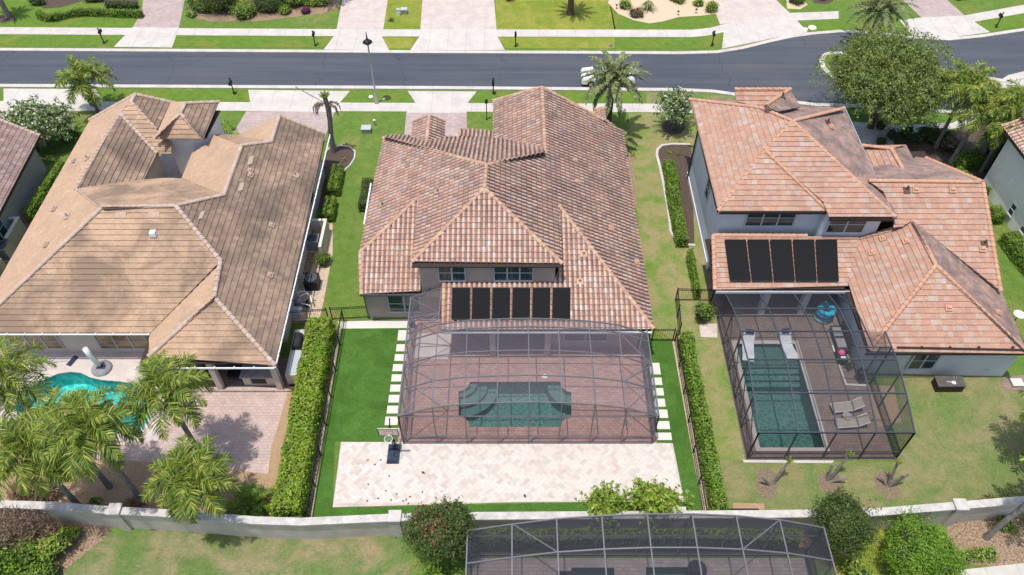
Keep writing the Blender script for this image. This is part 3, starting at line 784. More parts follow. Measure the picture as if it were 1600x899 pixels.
S('mulch_bed', [(1545, 230), (1600, 330), (1600, 395), (1700, 480), (1700, 300)], 3, 'mulch_dark')
# foreground enclosure deck
dk = cpx([(729, 898), (738, 857), (1290, 853), (1303, 872)])
sheet('pool_deck', [(-2.1, 16.5), (15.4, 16.5), (15.6, 2), (-2.1, 2)], Z(6), 'pavers_gray', False, holes=[poolC1, poolC2])
S('lawn', [(740, 842), (1290, 842), (1290, 856), (740, 858)], 5, 'leaf_litter')

# ------------------------------------------------------------------ swimming pools
def pool(poly, floor_z, wm, pm, label, group=None, coping='deck_pale', cw=.28, shelf=None, extra=None, wz=-.09):
    c = sum((Vector((p[0], p[1], 0)) for p in poly), Vector())/len(poly)
    root = empty('swimming_pool', c, label, 'pool', group)
    P = [Vector((p[0], p[1], 0)) for p in poly]
    ar = sum(P[i].x*P[(i+1) % len(P)].y-P[(i+1) % len(P)].x*P[i].y for i in range(len(P)))
    if ar < 0: P = P[::-1]
    b = MB(); n = len(P)
    for i in range(n):
        p, q = P[i], P[(i+1) % n]
        b.quad((p.x, p.y, 0.02), (q.x, q.y, 0.02), (q.x, q.y, floor_z), (p.x, p.y, floor_z))
    tri = geometry.tessellate_polygon([P])
    for t_ in tri: b.quad(*[(P[i].x, P[i].y, floor_z) for i in t_])
    b.build('basin', pm, root)
    w_ = MB()
    for t_ in tri:
        a, bb, cc = [P[i] for i in t_]
        T = (a, bb, cc) if (bb-a).cross(cc-a).z > 0 else (a, cc, bb)
        w_.quad(*[(q.x, q.y, wz) for q in T])
    w_.build('water', wm, root)
    k = MB()
    for i in range(n):                                   # coping stones
        p, q, o, r2 = P[i], P[(i+1) % n], P[i-1], P[(i+2) % n]
        def nrm(u, v): d = (v-u).normalized(); return Vector((d.y, -d.x, 0))
        n1 = (nrm(o, p)+nrm(p, q)); n1 = n1.normalized() if n1.length > 1e-4 else nrm(p, q)
        n2 = (nrm(p, q)+nrm(q, r2)); n2 = n2.normalized() if n2.length > 1e-4 else nrm(p, q)
        p2, q2 = p+n1*cw, q+n2*cw
        z = Z(6)+.03
        k.quad((p.x, p.y, z), (p2.x, p2.y, z), (q2.x, q2.y, z), (q.x, q.y, z))
        k.quad((p2.x, p2.y, z), (p2.x, p2.y, 0), (q2.x, q2.y, 0), (q2.x, q2.y, z))
        pi_, qi = p-n1*.03, q-n2*.03
        k.quad((pi_.x, pi_.y, z-.06), (pi_.x, pi_.y, z), (qi.x, qi.y, z), (qi.x, qi.y, z-.06))
        k.quad((pi_.x, pi_.y, z), (p.x, p.y, z), (q.x, q.y, z), (qi.x, qi.y, z))
    k.build('coping', coping, root)
    return root
pm = pool(poolM, -1.35, 'water_teal', 'plaster_teal', 'dark green pool with notched corners inside the middle screened patio', coping='pavers_deck', cw=.3)
# curved entry steps in the upper left corner of the middle pool
for k, rr in enumerate((.95, 1.5, 2.05)):
    b = MB(); cx, cy = poolM[3][0]-.1, poolM[0][1]+.55
    cx, cy = -3.25, 27.6
    pts = [(cx, cy)]
    pts = []
    for q in range(13):
        a = -PI/2+PI/2*q/12
        pts.append((cx+rr*math.cos(a)*1.15, cy-.0+rr*math.sin(a)))
    pts = [(max(x, -3.27), min(y, 27.62)) for x, y in pts]+[(-2.65, 27.62), (-2.75, 27.2), (-3.0, 27.0), (-3.27, 26.9)]
    b.prism(pts, -1.3, -.22-.28*k); b.build('step', 'plaster_shelf', pm)
    for s_ in range(12):
        pass
b = MB()
for q in range(13):
    a = -PI+PI/2*q/12
pts = [(3.63, 27.0), (3.2, 27.1), (3.0, 27.62), (2.2, 27.62)]+[(3.65+1.45*math.cos(a), 27.6+1.5*math.sin(a)) for a in [PI+PI/2*q/8 for q in range(9)]]
b.prism([(min(x, 3.63), min(y, 27.65)) for x, y in pts], -1.3, -.4); b.build('bench', 'plaster_shelf', pm)
prr = pool(poolR, -1.4, 'water_teal', 'plaster_teal', 'long rectangular pool with pale coping inside the right screened patio', coping='deck_pale', cw=.34)
b = MB(); b.box(14.33, 18.09, 28.9, 30.49, -1.3, -.32); b.build('sun_shelf', 'plaster_shelf', prr)
for k in range(3):
    b = MB(); b.box(14.34, 18.08, 28.9-.36*(k+1), 28.9-.36*k-.002, -1.3, -.5-.2*k); b.build('step', 'plaster_teal', prr)
pool(poolL, -1.3, 'water_turquoise', 'plaster_turq', 'bright turquoise freeform pool below the tan roofed house', coping='deck_pale', cw=.3)
pool(poolC1, -1.0, 'water_teal', 'plaster_shelf', 'left one of two small dark pools in the foreground enclosure', coping='pavers_gray', cw=.2)
pool(poolC2, -1.0, 'water_teal', 'plaster_shelf', 'right one of two small dark pools in the foreground enclosure', coping='pavers_gray', cw=.2)
# ------------------------------------------------------------------ middle house
hm = empty('house', (0, 38, 0), 'middle two-storey beige house with a red barrel tile roof', 'house')
M_L = Pl(-9.7, 0, 3.85, (1, 0), .52); M_R = Pl(8.45, 0, 3.0, (-1, 0), .497)
M_FQ = Pl(0, 32.2, 5.8, (0, 1), .53); M_B = Pl(0, 38.6, 8.0, (0, -1), .505)
M_L2 = Pl(2.27, 0, 5.93, (1, 0), .5); M_F1 = Pl(0, 32.15, 3.0, (0, 1), .46); M_F2 = Pl(0, 29.25, 3.0, (0, 1), .335)
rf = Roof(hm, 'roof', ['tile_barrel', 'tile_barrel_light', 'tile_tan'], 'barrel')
rf.face(M_L, [(563, 395), (575, 330), (600, 216), (760, 258), (757, 295), (645, 408), (655, 308)])
rf.face(M_R, [(757, 295), (760, 258), (852, 240), (847, 137), (949, 191), (973, 205), (982, 268), (991, 330), (1008, 430), (1021, 513), (873, 322), (878, 412)])
rf.face(M_FQ, [(757, 295), (645, 409), (878, 412)], 1)
rf.face(M_B, [(600, 216), (607, 212), (698, 214), (771, 217), (830, 219), (851, 228), (852, 240), (760, 258)])
rf.face(M_L2, [(853, 248), (847, 137), (771, 158), (771, 228)])
rf.face(M_F1, [(563, 395), (655, 308), (648, 402), (657, 412), (657, 455), (565, 460)], 1)
rf.face(M_F2, [(873, 322), (1021, 515), (691, 516), (697, 441), (866, 441), (876, 405)], 1)
tz = 5.0; tr_ = G(671, 181, tz); M_T1 = Pl(tr_.x, 0, tz, (1, 0), .5); M_T2 = Pl(tr_.x, 0, tz, (-1, 0), .5)
rf.face(M_T1, [(671, 181), (645, 190), (643, 217), (666, 227)]); rf.face(M_T2, [(671, 181), (696, 190), (694, 221), (666, 227)])
M_P = Pl(0, 47.3, 3.5, (0, -1), .3)
rf.face(M_P, [(718, 202), (771, 206), (771, 220), (716, 214)])
M_X = Pl(G(946, 169, 4).x, 0, 4.0, (1, 0), .5)
rf.face(M_X, [(930, 172), (946, 169), (949, 192), (922, 180)])
M_Y = Pl(G(810, 141, 5.6).x, 0, 5.6, (1, 0), .5)
for pl_, a, b in ((M_L, (600, 216), (760, 258)), (M_R, (760, 258), (852, 240)), (M_R, (852, 240), (847, 137)), (M_L, (757, 295), (760, 258)), (M_FQ, (757, 295), (645, 409)), (M_FQ, (757, 295), (878, 412)),
                  (M_F2, (873, 322), (1021, 514)), (M_F1, (655, 308), (563, 395)), (M_T1, (671, 181), (666, 227)), (M_R, (847, 137), (949, 191)), (M_F1, (563, 395), (565, 460)), (M_F2, (694, 441), (691, 515)),
                  (M_L2, (847, 137), (771, 158)), (M_X, (930, 172), (946, 169))):
    rf.cap(pl_, a, b)
ro = rf.done('cap_terracotta', .13)
for pl_, x, y in ((M_L, 598, 322), (M_L, 684, 301)): vent_pipe(ro, pl_, x, y, 'tile_tan', .35)
for pl_, x, y in ((M_L, 624, 309), (M_R, 901, 285), (M_R, 898, 252), (M_R, 954, 357), (M_R, 994, 411)): vent_hood(ro, pl_, x, y, 'cap_terracotta', .4)
for x, y in ((912, 398), (906, 441)): vent_pipe(ro, M_F2, x, y, 'cap_terracotta', .3)
# walls
W1 = [(-9.35, 32.63), (-5.6, 32.63), (-4.2, 32.7), (2.45, 32.7), (2.45, 30.2), (7.95, 30.2), (7.95, 46.6), (6.6, 48.6), (-1.0, 48.6), (-1.0, 46.3), (-9.35, 46.3)]
wall(hm, W1, 0, 2.93, 'wall_beige')
wall(hm, [(-5.62, 32.25), (2.62, 32.25), (2.62, 41), (-5.62, 41)], 2.6, 5.74, 'wall_beige')
wall(hm, [(-9.3, 34.9), (-5.6, 34.9), (-5.6, 46.2), (-9.3, 46.2)], 2.94, 3.75, 'wall_beige')
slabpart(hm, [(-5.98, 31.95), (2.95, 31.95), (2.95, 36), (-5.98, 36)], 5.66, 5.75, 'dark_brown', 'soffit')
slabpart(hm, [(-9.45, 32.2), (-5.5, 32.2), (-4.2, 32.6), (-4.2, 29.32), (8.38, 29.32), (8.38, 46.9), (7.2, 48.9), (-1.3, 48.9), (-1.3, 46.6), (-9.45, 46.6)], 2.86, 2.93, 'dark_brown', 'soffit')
for x in (-1.2, 2.2): 
    b = MB(); b.box(x-.18, x+.18, 29.5, 29.86, 0, 2.86); b.build('column', 'wall_beige', hm)
def gtr(a, b, m='pale_metal'): return gutter(hm, a, b, m)
b = MB(); b.bar((-9.5, 32.07, 2.97), (-5.65, 32.07, 2.97), .1, .1); b.bar((-5.6, 32.0, 2.97), (-5.1, 32.2, 3.5), .07, .07); b.bar((-9.4, 32.15, 2.95), (-9.4, 32.56, 2.6), .08, .08); b.bar((-9.4, 32.56, 2.6), (-9.4, 32.56, .1), .08, .08)
b.build('gutter', 'bronze_metal', hm)
b = MB(); b.bar((-4.25, 29.15, 2.95), (8.4, 29.15, 2.95), .1, .1); b.bar((8.1, 29.2, 2.9), (8.1, 30.1, 2.6), .07); b.bar((8.1, 30.12, 2.6), (8.1, 30.12, 0), .07); b.build('gutter', 'white_paint', hm)
b = MB(); b.bar((-9.78, 37.5, 3.78), (-9.78, 41.5, 3.78), .1, .14); b.build('gutter', 'white_paint', hm)
window(hm, (-7.9, 32.62, .75), (1, 0, 0), (0, -1, 0), 1.95, 1.55, 2)
for x in (684, 770):
    p = GY(x+3, 436, 32.24); window(hm, (p.x, 32.24, 4.25), (1, 0, 0), (0, -1, 0), 1.55 if x == 684 else 2.3, 1.35, 2 if x == 684 else 3)
window(hm, (3.3, 30.18, .9), (1, 0, 0), (0, -1, 0), 2.6, 1.3, 2)
window(hm, (-3.3, 32.68, .05), (1, 0, 0), (0, -1, 0), 3.9, 2.2, 3)
window(hm, (7.96, 34, .9), (0, 1, 0), (1, 0, 0), 1.2, 1.3, 1)
# solar pool-heating panels on the lanai roof
def panel(house, pl_, q, m='solar_mat', headers='black_metal'):
    P = [pl_.at(*p)+pl_.N*.21 for p in q]
    b = MB(); n = len(b.v)
    b.quad(*P); b.quad(*[p-pl_.N*.04 for p in P][::-1])
    for i in range(4): b.quad(P[i], P[i]-pl_.N*.04, P[(i+1) % 4]-pl_.N*.04, P[(i+1) % 4])
    o = b.build('solar_panel', m, house)
    [(lambda h: (h.tube([P[a_], P[b_]], .035, 6), h.build('header_pipe', headers, o)))(MB()) for a_, b_ in ((0, 1), (3, 2))]
    return o
for x0, x1, xb0, xb1 in ((706, 734, 705, 733.5), (738, 765.5, 737, 765), (769, 797, 768.5, 796.5), (800.5, 828, 800, 828), (832, 860, 832, 860.5), (865, 892, 865, 892.5)):
    if x0 == 706: pass
for k in range(6):
    a0 = 707+31.3*k; c0 = 706+31.3*k
    panel(hm, M_F2, [(a0, 452), (a0+27.6, 452), (c0+28, 501), (c0, 501)])
# ------------------------------------------------------------------ right house
hr = empty('house', (22, 38, 0), 'right two-storey pale blue house with an orange flat tile roof', 'house')
R_UL = Pl(13.1, 0, 6, (1, 0), .5); R_UF1 = Pl(0, 36.48, 6, (0, 1), .5); R_UF2 = Pl(0, 35.85, 6, (0, 1), .425); R_UR = Pl(23.9, 0, 6, (-1, 0), .47)
R_UB = Pl(0, 42.2, 8.6, (0, -1), .5); R_SR = Pl(20.0, 0, 6, (-1, 0), .5)
g_ = G(1190, 140, 7.2); R_GF = Pl(0, g_.y, 7.2, (0, 1), .5); R_GR = Pl(G(1235, 140, 7.2).x, 0, 7.2, (-1, 0), .5)
R_RF = Pl(0, 36.2, 5.4, (0, 1), .5); R_RB = Pl(0, 38.6, 6.6, (0, -1), .45)
xr = G(1400, 250, 5.3).x; yr = G(1392, 233, 5.3).y
R_SL = Pl(xr, 0, 5.3, (1, 0), .5); R_SD = Pl(xr, 0, 5.3, (-1, 0), .5); R_SB = Pl(0, yr, 5.3, (0, -1), .5)
R_WL = Pl(20.85, 0, 3, (1, 0), .5); R_WF = Pl(0, 27.7, 3, (0, 1), .5); R_WR = Pl(25.65, 0, 5.4, (-1, 0), .5); R_LO = Pl(0, 32.5, 3, (0, 1), .25)
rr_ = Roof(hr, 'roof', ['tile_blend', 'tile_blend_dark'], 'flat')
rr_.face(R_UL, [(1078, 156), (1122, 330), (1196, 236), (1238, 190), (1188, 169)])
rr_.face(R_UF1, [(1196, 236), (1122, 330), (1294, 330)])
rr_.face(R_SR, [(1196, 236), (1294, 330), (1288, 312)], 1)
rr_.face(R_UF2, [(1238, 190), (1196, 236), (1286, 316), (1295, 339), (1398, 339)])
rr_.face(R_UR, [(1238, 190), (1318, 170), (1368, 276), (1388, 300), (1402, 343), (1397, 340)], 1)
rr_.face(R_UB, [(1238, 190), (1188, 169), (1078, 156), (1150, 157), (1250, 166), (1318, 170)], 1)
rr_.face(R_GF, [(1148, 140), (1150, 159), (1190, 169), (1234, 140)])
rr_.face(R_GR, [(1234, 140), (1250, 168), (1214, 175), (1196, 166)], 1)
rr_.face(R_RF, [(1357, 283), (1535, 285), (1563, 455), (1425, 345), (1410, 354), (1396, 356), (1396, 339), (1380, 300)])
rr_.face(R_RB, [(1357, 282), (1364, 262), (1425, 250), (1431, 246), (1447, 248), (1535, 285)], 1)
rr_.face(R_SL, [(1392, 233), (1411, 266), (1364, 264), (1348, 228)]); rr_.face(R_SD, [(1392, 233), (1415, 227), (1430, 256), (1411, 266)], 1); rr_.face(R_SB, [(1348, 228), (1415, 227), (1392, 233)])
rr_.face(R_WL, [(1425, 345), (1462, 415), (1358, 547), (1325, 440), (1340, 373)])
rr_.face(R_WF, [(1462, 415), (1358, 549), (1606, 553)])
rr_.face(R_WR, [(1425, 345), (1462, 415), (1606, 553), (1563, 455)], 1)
rr_.face(R_LO, [(1114, 368), (1341, 371), (1325, 447), (1117, 453)])
for pl_, a, b in ((R_UL, (1196, 236), (1122, 330)), (R_UF1, (1196, 236), (1294, 330)), (R_UL, (1196, 236), (1238, 190)), (R_UR, (1238, 190), (1398, 339)), (R_UB, (1238, 190), (1318, 170)), (R_UL, (1238, 190), (1188, 169)),
                  (R_UL, (1188, 169), (1078, 156)), (R_GF, (1148, 140), (1234, 140)), (R_GR, (1234, 140), (1197, 165)), (R_RF, (1357, 283), (1535, 285)), (R_RF, (1535, 285), (1563, 455)), (R_RB, (1447, 248), (1535, 285)),
                  (R_WL, (1425, 345), (1462, 415)), (R_WL, (1462, 415), (1358, 547)), (R_WF, (1462, 415), (1606, 553)), (R_SL, (1392, 233), (1411, 266)), (R_SB, (1348, 228), (1392, 233)), (R_LO, (1114, 368), (1117, 453)), (R_LO, (1114, 368), (1260, 369))):
    rr_.cap(pl_, a, b)
rro = rr_.done('cap_orange', .13)
for pl_, x, y in ((R_UR, 1298, 200), (R_RF, 1534, 390), (R_WL, 1415, 378), (R_WL, 1362, 396)): vent_hood(rro, pl_, x, y, 'cap_orange', .42)
for pl_, x, y in ((R_UR, 1293, 193), (R_RF, 1416, 298), (R_RF, 1537, 382), (R_GR, 1222, 152)): vent_pipe(rro, pl_, x, y, 'brown_bark', .4, .06)
for pl_, x, y in ((R_RF, 1430, 298), (R_RF, 1487, 298), (R_WL, 1379, 374), (R_WF, 1481, 482), (R_WR, 1557, 489)): vent_hood(rro, pl_, x, y, 'cap_orange', .4)
wall(hr, [(13.55, 36.95), (19.9, 36.95), (19.9, 36.35), (23.55, 36.35), (23.55, 46.6), (13.55, 46.6)], 0, 5.9, 'wall_blue')
wall(hr, [(21.45, 28.25), (30.35, 28.0), (30.35, 45.8), (23.6, 45.8), (23.6, 36.3), (21.45, 36.3)], 0, 2.93, 'wall_blue')
wall(hr, [(13.47, 36.85), (13.47, 46.7), (13.53, 46.7), (13.53, 36.85)], 0, .35, 'white_paint', 'plinth')
slabpart(hr, [(13.2, 36.6), (19.95, 36.6), (19.95, 35.95), (23.85, 35.95), (23.85, 47.3), (13.2, 47.3)], 5.84, 5.93, 'dark_brown', 'soffit')
slabpart(hr, [(20.95, 27.75), (30.5, 27.75), (30.5, 46), (20.95, 46)], 2.86, 2.94, 'dark_brown', 'soffit')
slabpart(hr, [(12.85, 32.6), (21.4, 32.6), (21.4, 37.0), (12.85, 37.0)], 2.84, 2.94, 'dark_brown', 'soffit')
fascia(hr, [(13.1, 36.42), (20.0, 36.42)], 5.98); fascia(hr, [(19.9, 35.8), (23.95, 35.8)], 5.98); fascia(hr, [(20.8, 27.62), (30.5, 27.62)], 2.97); fascia(hr, [(12.8, 32.4), (21.2, 32.4)], 2.97, m='white_paint')
fascia(hr, [(13.02, 36.5), (13.02, 47.8)], 5.98); fascia(hr, [(23.98, 35.9), (23.98, 47.1)], 5.98, m='trim_gray')
b = MB(); b.bar((13.45, 46.2, 5.7), (13.45, 46.2, 0), .09); b.build('downpipe', 'black_metal', hr)
b = MB(); b.tube([R_WF.at(1400, 545)+Vector((0, 0, .15)), R_WF.at(1598, 549)+Vector((0, 0, .15))], .05, 6)
for x in (1438, 1482, 1527, 1580): b.obox(R_WF.at(x, 546)+Vector((0, 0, .2)), (.1, .1, .12))
b.build('heater_pipe', 'dark_brown', hr)
for x, wd, n in ((1162, 3.05, 3), (1292, 2.3, 2)):
    Yw = 36.94 if n == 3 else 36.34
    p = GY(x, 357, Yw); window(hr, (p.x, Yw, 4.3), (1, 0, 0), (0, -1, 0), wd, 1.35, n, fw=.1)
pw = GX(1182, 250, 13.54); window(hr, (13.54, 40.6, 3.0), (0, 1, 0), (-1, 0, 0), .75, 1.6, 1)
for x0, x1 in ((1413, 1450), (1535, 1565)):
    p = GY(x0, 582, 28.1); q = GY(x1, 582, 28.1); window(hr, (p.x, 28.12, .75), (1, 0, 0), (0, -1, 0), q.x-p.x, 1.6, 2 if x0 == 1413 else 1, fw=.12)
for k in range(5):
    x0 = 1131+35.4*k; x1 = x0+33.2; b0 = 1139.5+34.2*k; b1 = b0+32.4
    panel(hr, R_LO, [(x0, 377.5), (x1, 377.5), (b1, 441), (b0, 441)])
for x in (16.4, 19.0):
    b = MB(); b.box(x-.2, x+.2, 32.9, 33.3, 0, 2.84); b.build('column', 'wall_blue', hr)
# ------------------------------------------------------------------ left house
hl = empty('house', (-22, 38, 0), 'left single-storey cream house with a sprawling tan flat tile roof', 'house')
L_W = Pl(-32.5, 0, 3, (1, 0), .5); L_F = Pl(0, 29.1, 3, (0, 1), .505); L_R = Pl(-13.85, 0, 3, (-1, 0), .502); L_B = Pl(0, 36.26, 6.65, (0, -1), .5)
L_WL = Pl(-21.6, 0, 3, (1, 0), .5); L_WF = Pl(0, 26.65, 3, (0, 1), .49); L_RL = Pl(-18.8, 0, 5.5, (1, 0), .5); L_RB = Pl(0, 43.5, 5.5, (0, -1), .57)
L_GL = Pl(G(430, 200, 4.6).x, 0, 4.6, (1, 0), .5); L_DR = Pl(-28.9, 0, 4.85, (-1, 0), .5)
L_DF = Pl(0, G(188, 178, 4.85).y, 4.85, (0, 1), .5); L_D2 = Pl(G(205, 160, 5.1).x, 0, 5.1, (-1, 0), .5)
az = 5.7; ap = G(282, 178, az); yf = G(280, 217, 4.4).y
L_TF = Pl(0, yf, 4.4, (0, 1), (az-4.4)/(ap.y-yf)); L_TR = Pl(ap.x, 0, az, (-1, 0), .5); L_TL = Pl(ap.x, 0, az, (1, 0), .5)
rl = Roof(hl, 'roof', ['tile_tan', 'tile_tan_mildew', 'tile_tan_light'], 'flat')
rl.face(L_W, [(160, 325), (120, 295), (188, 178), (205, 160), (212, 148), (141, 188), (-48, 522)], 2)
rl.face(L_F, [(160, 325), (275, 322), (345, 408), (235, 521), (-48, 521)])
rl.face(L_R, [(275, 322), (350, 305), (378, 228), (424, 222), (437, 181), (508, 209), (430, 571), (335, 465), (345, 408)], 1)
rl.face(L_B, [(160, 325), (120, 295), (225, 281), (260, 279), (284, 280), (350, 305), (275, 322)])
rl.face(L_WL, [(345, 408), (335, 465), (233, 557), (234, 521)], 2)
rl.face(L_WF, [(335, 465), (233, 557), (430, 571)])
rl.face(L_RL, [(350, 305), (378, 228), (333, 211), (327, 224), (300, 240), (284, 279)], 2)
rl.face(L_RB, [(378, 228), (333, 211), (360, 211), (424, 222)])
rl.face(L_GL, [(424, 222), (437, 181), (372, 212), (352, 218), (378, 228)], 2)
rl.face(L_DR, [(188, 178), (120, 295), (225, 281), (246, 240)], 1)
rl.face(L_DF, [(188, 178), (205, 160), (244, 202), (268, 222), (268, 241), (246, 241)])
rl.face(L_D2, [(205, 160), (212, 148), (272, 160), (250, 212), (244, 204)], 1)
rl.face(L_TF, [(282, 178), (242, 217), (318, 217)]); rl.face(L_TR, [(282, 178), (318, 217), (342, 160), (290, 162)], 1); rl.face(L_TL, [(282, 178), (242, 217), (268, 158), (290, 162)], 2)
for pl_, a, b in ((L_F, (160, 325), (275, 322)), (L_F, (160, 325), (-48, 521)), (L_F, (275, 322), (345, 408)), (L_W, (160, 325), (120, 295)), (L_W, (120, 295), (188, 178)), (L_DF, (188, 178), (246, 240)), (L_R, (275, 322), (350, 305)),
                  (L_R, (350, 305), (378, 228)), (L_R, (378, 228), (424, 222)), (L_R, (424, 222), (437, 181)), (L_R, (345, 408), (335, 465)), (L_WF, (335, 465), (233, 557)), (L_WF, (335, 465), (430, 571)), (L_D2, (205, 160), (212, 148)),
                  (L_D2, (205, 160), (244, 203)), (L_TF, (282, 178), (242, 217)), (L_TF, (282, 178), (318, 217)), (L_TR, (282, 178), (290, 162)), (L_R, (437, 181), (508, 209)), (L_W, (141, 188), (212, 148)), (L_D2, (212, 148), (266, 160)), (L_TR, (290, 162), (342, 160))):
    rl.cap(pl_, a, b)
rlo = rl.done('cap_tan', .14)
for pl_, x, y in ((L_W, 117, 253), (L_W, 86, 328), (L_W, 74, 384), (L_R, 424, 353), (L_R, 422, 431), (L_R, 391, 268), (L_R, 391, 275)): vent_hood(rlo, pl_, x, y, 'cap_tan', .4)
for pl_, x, y in ((L_R, 462, 275), (L_W, 137, 249), (L_W, 106, 340)): vent_pipe(rlo, pl_, x, y, 'cap_tan', .4, .05)
b = MB(); p = L_F.at(241, 368); b.obox(p+Vector((0, 0, .18)), (.42, .42, .3), None, .8); b.build('roof_vent', 'white_plastic', rlo)
def skyl(pl_, x, y, w_, h_):
    q = [(x, y), (x+w_, y), (x+w_, y+h_), (x, y+h_)]; P = [pl_.at(*p)+pl_.N*.06 for p in q][::-1]; b = MB(); b.quad(*P); b.build('clean_tile_patch', 'cap_tan', rlo)
for x, y, w_, h_ in ((181, 332, 17, 8), (233, 332, 17, 8)): skyl(L_F, x, y, w_, h_)
for q in ([(389, 246), (397, 244), (394, 257), (386, 259)], [(375, 287), (382, 286), (379, 298), (371, 300)], [(313, 333), (321, 329), (316, 342), (309, 344)]):
    P = [L_R.at(*p)+L_R.N*.06 for p in q]; b = MB(); b.quad(*P[::-1]); b.build('clean_tile_patch', 'cap_tan', rlo)
na, nb, nc, nd_ = G(224, 283, 2.9), G(287, 283, 2.9), G(304, 236, 2.9), G(246, 241, 2.9)
wall(hl, [(-32.0, 29.85), (-22.6, 29.85), (-22.6, 30.6), (-14.4, 30.6), (-14.4, 46.6), (-17.3, 46.6), (nc.x+.4, nc.y), (nb.x+.1, nb.y-.4), (na.x-.1, na.y-.4), (nd_.x-.5, nd_.y), (nd_.x-.6, 47.0), (-32.0, 47.2)], 0, 2.86, 'wall_cream')
tx0, tx1 = G(256, 217, 4.3).x, G(330, 217, 4.3).x
wall(hl, [(tx0, yf+.5), (tx1-.5, yf+.5), (tx1-.3, yf+3.2), (tx0, yf+3.2)], 0, 4.28, 'white_paint')
slabpart(hl, [(-32.3, 29.3), (-21.7, 29.3), (-21.7, 26.9), (-14.05, 26.9), (-14.05, 47.3), (-17.3, 47.3), (nc.x, nc.y), (nb.x, nb.y), (na.x, na.y), (nd_.x, nd_.y), (nd_.x-.3, 47.6), (-32.3, 48.4)], 2.86, 2.93, 'dark_brown', 'soffit')
slabpart(hl, [(tx0-.4, yf+.1), (tx1-.35, yf+.1), (tx1-.1, yf+3.4), (tx0-.1, yf+3.4)], 4.28, 4.35, 'dark_brown', 'soffit')
gutter(hl, (-32.4, 29.0, 2.95), (-21.75, 29.0, 2.95)); gutter(hl, (-21.8, 26.55, 2.95), (-13.8, 26.55, 2.95)); gutter(hl, (-13.72, 26.6, 2.95), (-13.72, 47.8, 2.95))
# sheltered entry wall seen in the notch of the roof
b = MB(); q = [GY(231, 283, 44.0), GY(283, 280, 44.0), GY(272, 244, 45.2), GY(246, 244, 45.2)]
wall(hl, [(na.x, na.y-.2), (nb.x, nb.y-.2), (nc.x+.2, nc.y), (nd_.x-.3, nd_.y)], 0, .25, 'wall_cream', 'entry_floor')
for x0, x1 in ((26, 100), (160, 238)):
    p = GY(x0, 543, 29.84); q_ = GY(x1, 543, 29.84); window(hl, (p.x, 29.84, p.z), (1, 0, 0), (0, -1, 0), min(q_.x, -22.75)-p.x, 1.45, 3, 'trim_gray', 'glass_warm')
for (x, y) in ((-17.8, 27.0), (-14.15, 27.0), (-21.4, 27.0)):
    b = MB(); b.box(x-.17, x+.17, y, y+.34, 0, 2.86); b.build('column', 'wall_cream', hl)
window(hl, (-14.39, 33.5, 1.0), (0, 1, 0), (1, 0, 0), 1.2, 1.2, 1)
window(hl, (-14.39, 41.5, 1.0), (0, 1, 0), (1, 0, 0), 1.2, 1.2, 1)
# ------------------------------------------------------------------ houses cut by the edges of the photo
he = empty('house', (-40, 44, 0), 'pinkish grey tiled house cut by the left photo edge behind a hedge', 'house')
E_R = Pl(G(62, 212, 3).x, 0, 3, (-1, 0), .45); 
ea = G(62, 212, 3); eb = G(-2, 335, 3)
u = Vector((ea.x-eb.x, ea.y-eb.y, 0)).normalized()
E_R = Pl(ea.x, ea.y, 3, (-u.y, u.x), .45)
re_ = Roof(he, 'roof', ['tile_pinkgray'], 'wavy'); re_.face(E_R, [(62, 212), (-2, 335), (-120, 480), (-200, 250), (-20, 180)])
re_.cap(E_R, (-20, 180), (62, 212)); re_.done('cap_tan', .12)
n_ = Vector((-u.y, u.x, 0))
c1 = ea+n_*.6-u*.4; c2 = eb-u*8+n_*.6
wall(he, [(c1.x, c1.y), (c2.x, c2.y), (c2.x-9, c2.y+2), (c1.x-9, c1.y+5)], 0, 2.9, 'wall_left_gray')
fp = [(ea.x, ea.y), (eb.x-u.x*8, eb.y-u.y*8)]; fascia(he, fp, 2.98)
pw = c1-u*7.6+n_*-.01
window(he, (pw.x, pw.y, .9), -u, -n_, 1.6, 1.4, 2, 'trim_gray')
hf = empty('house', (42, 40, 0), 'pale grey house side wall with a tile eave cut by the right photo edge', 'house')
fa = G(1534, 290); fb = G(1700, 470)
ta = GX(1600, 235, G(1600, 420).x) if False else None
b = MB()
A0, A1 = G(1532, 292, 0), G(1600, 392, 0)
du = (A1-A0).normalized(); nn = Vector((du.y, -du.x, 0))
if nn.x < 0: nn = -nn
B0 = A0-du*.1; B1 = A0+du*16
wall(hf, [(B0.x, B0.y), (B1.x, B1.y), (B1.x+nn.x*9, B1.y+nn.y*9), (B0.x+nn.x*9, B0.y+nn.y*9)], 0, 5.3, 'wall_pale')
O0 = B0-nn*.55-du*.6; O1 = B1-nn*.55
F_P = Pl(O0.x, O0.y, 5.25, (nn.x, nn.y), .45)
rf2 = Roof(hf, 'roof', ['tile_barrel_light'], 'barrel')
pts3 = [O0, O1, O1+nn*6, O0+nn*6]
P = [Vector((p.x, p.y, F_P.z(p.x, p.y))) for p in pts3]
rf2.face(F_P, [(p.x, p.y, 0) for p in pts3]); rf2.done('cap_terracotta')
fascia(hf, [(O0.x, O0.y), (O1.x, O1.y)], 5.25)
pA = G(1572, 352)
window(hf, (A0+du*3.6-nn*.01+Vector((0, 0, .8))), du, -nn, .5, .9, 1, 'white_paint')
window(hf, (A0+du*5.4-nn*.01+Vector((0, 0, .8))), du, -nn, .5, .9, 1, 'white_paint')
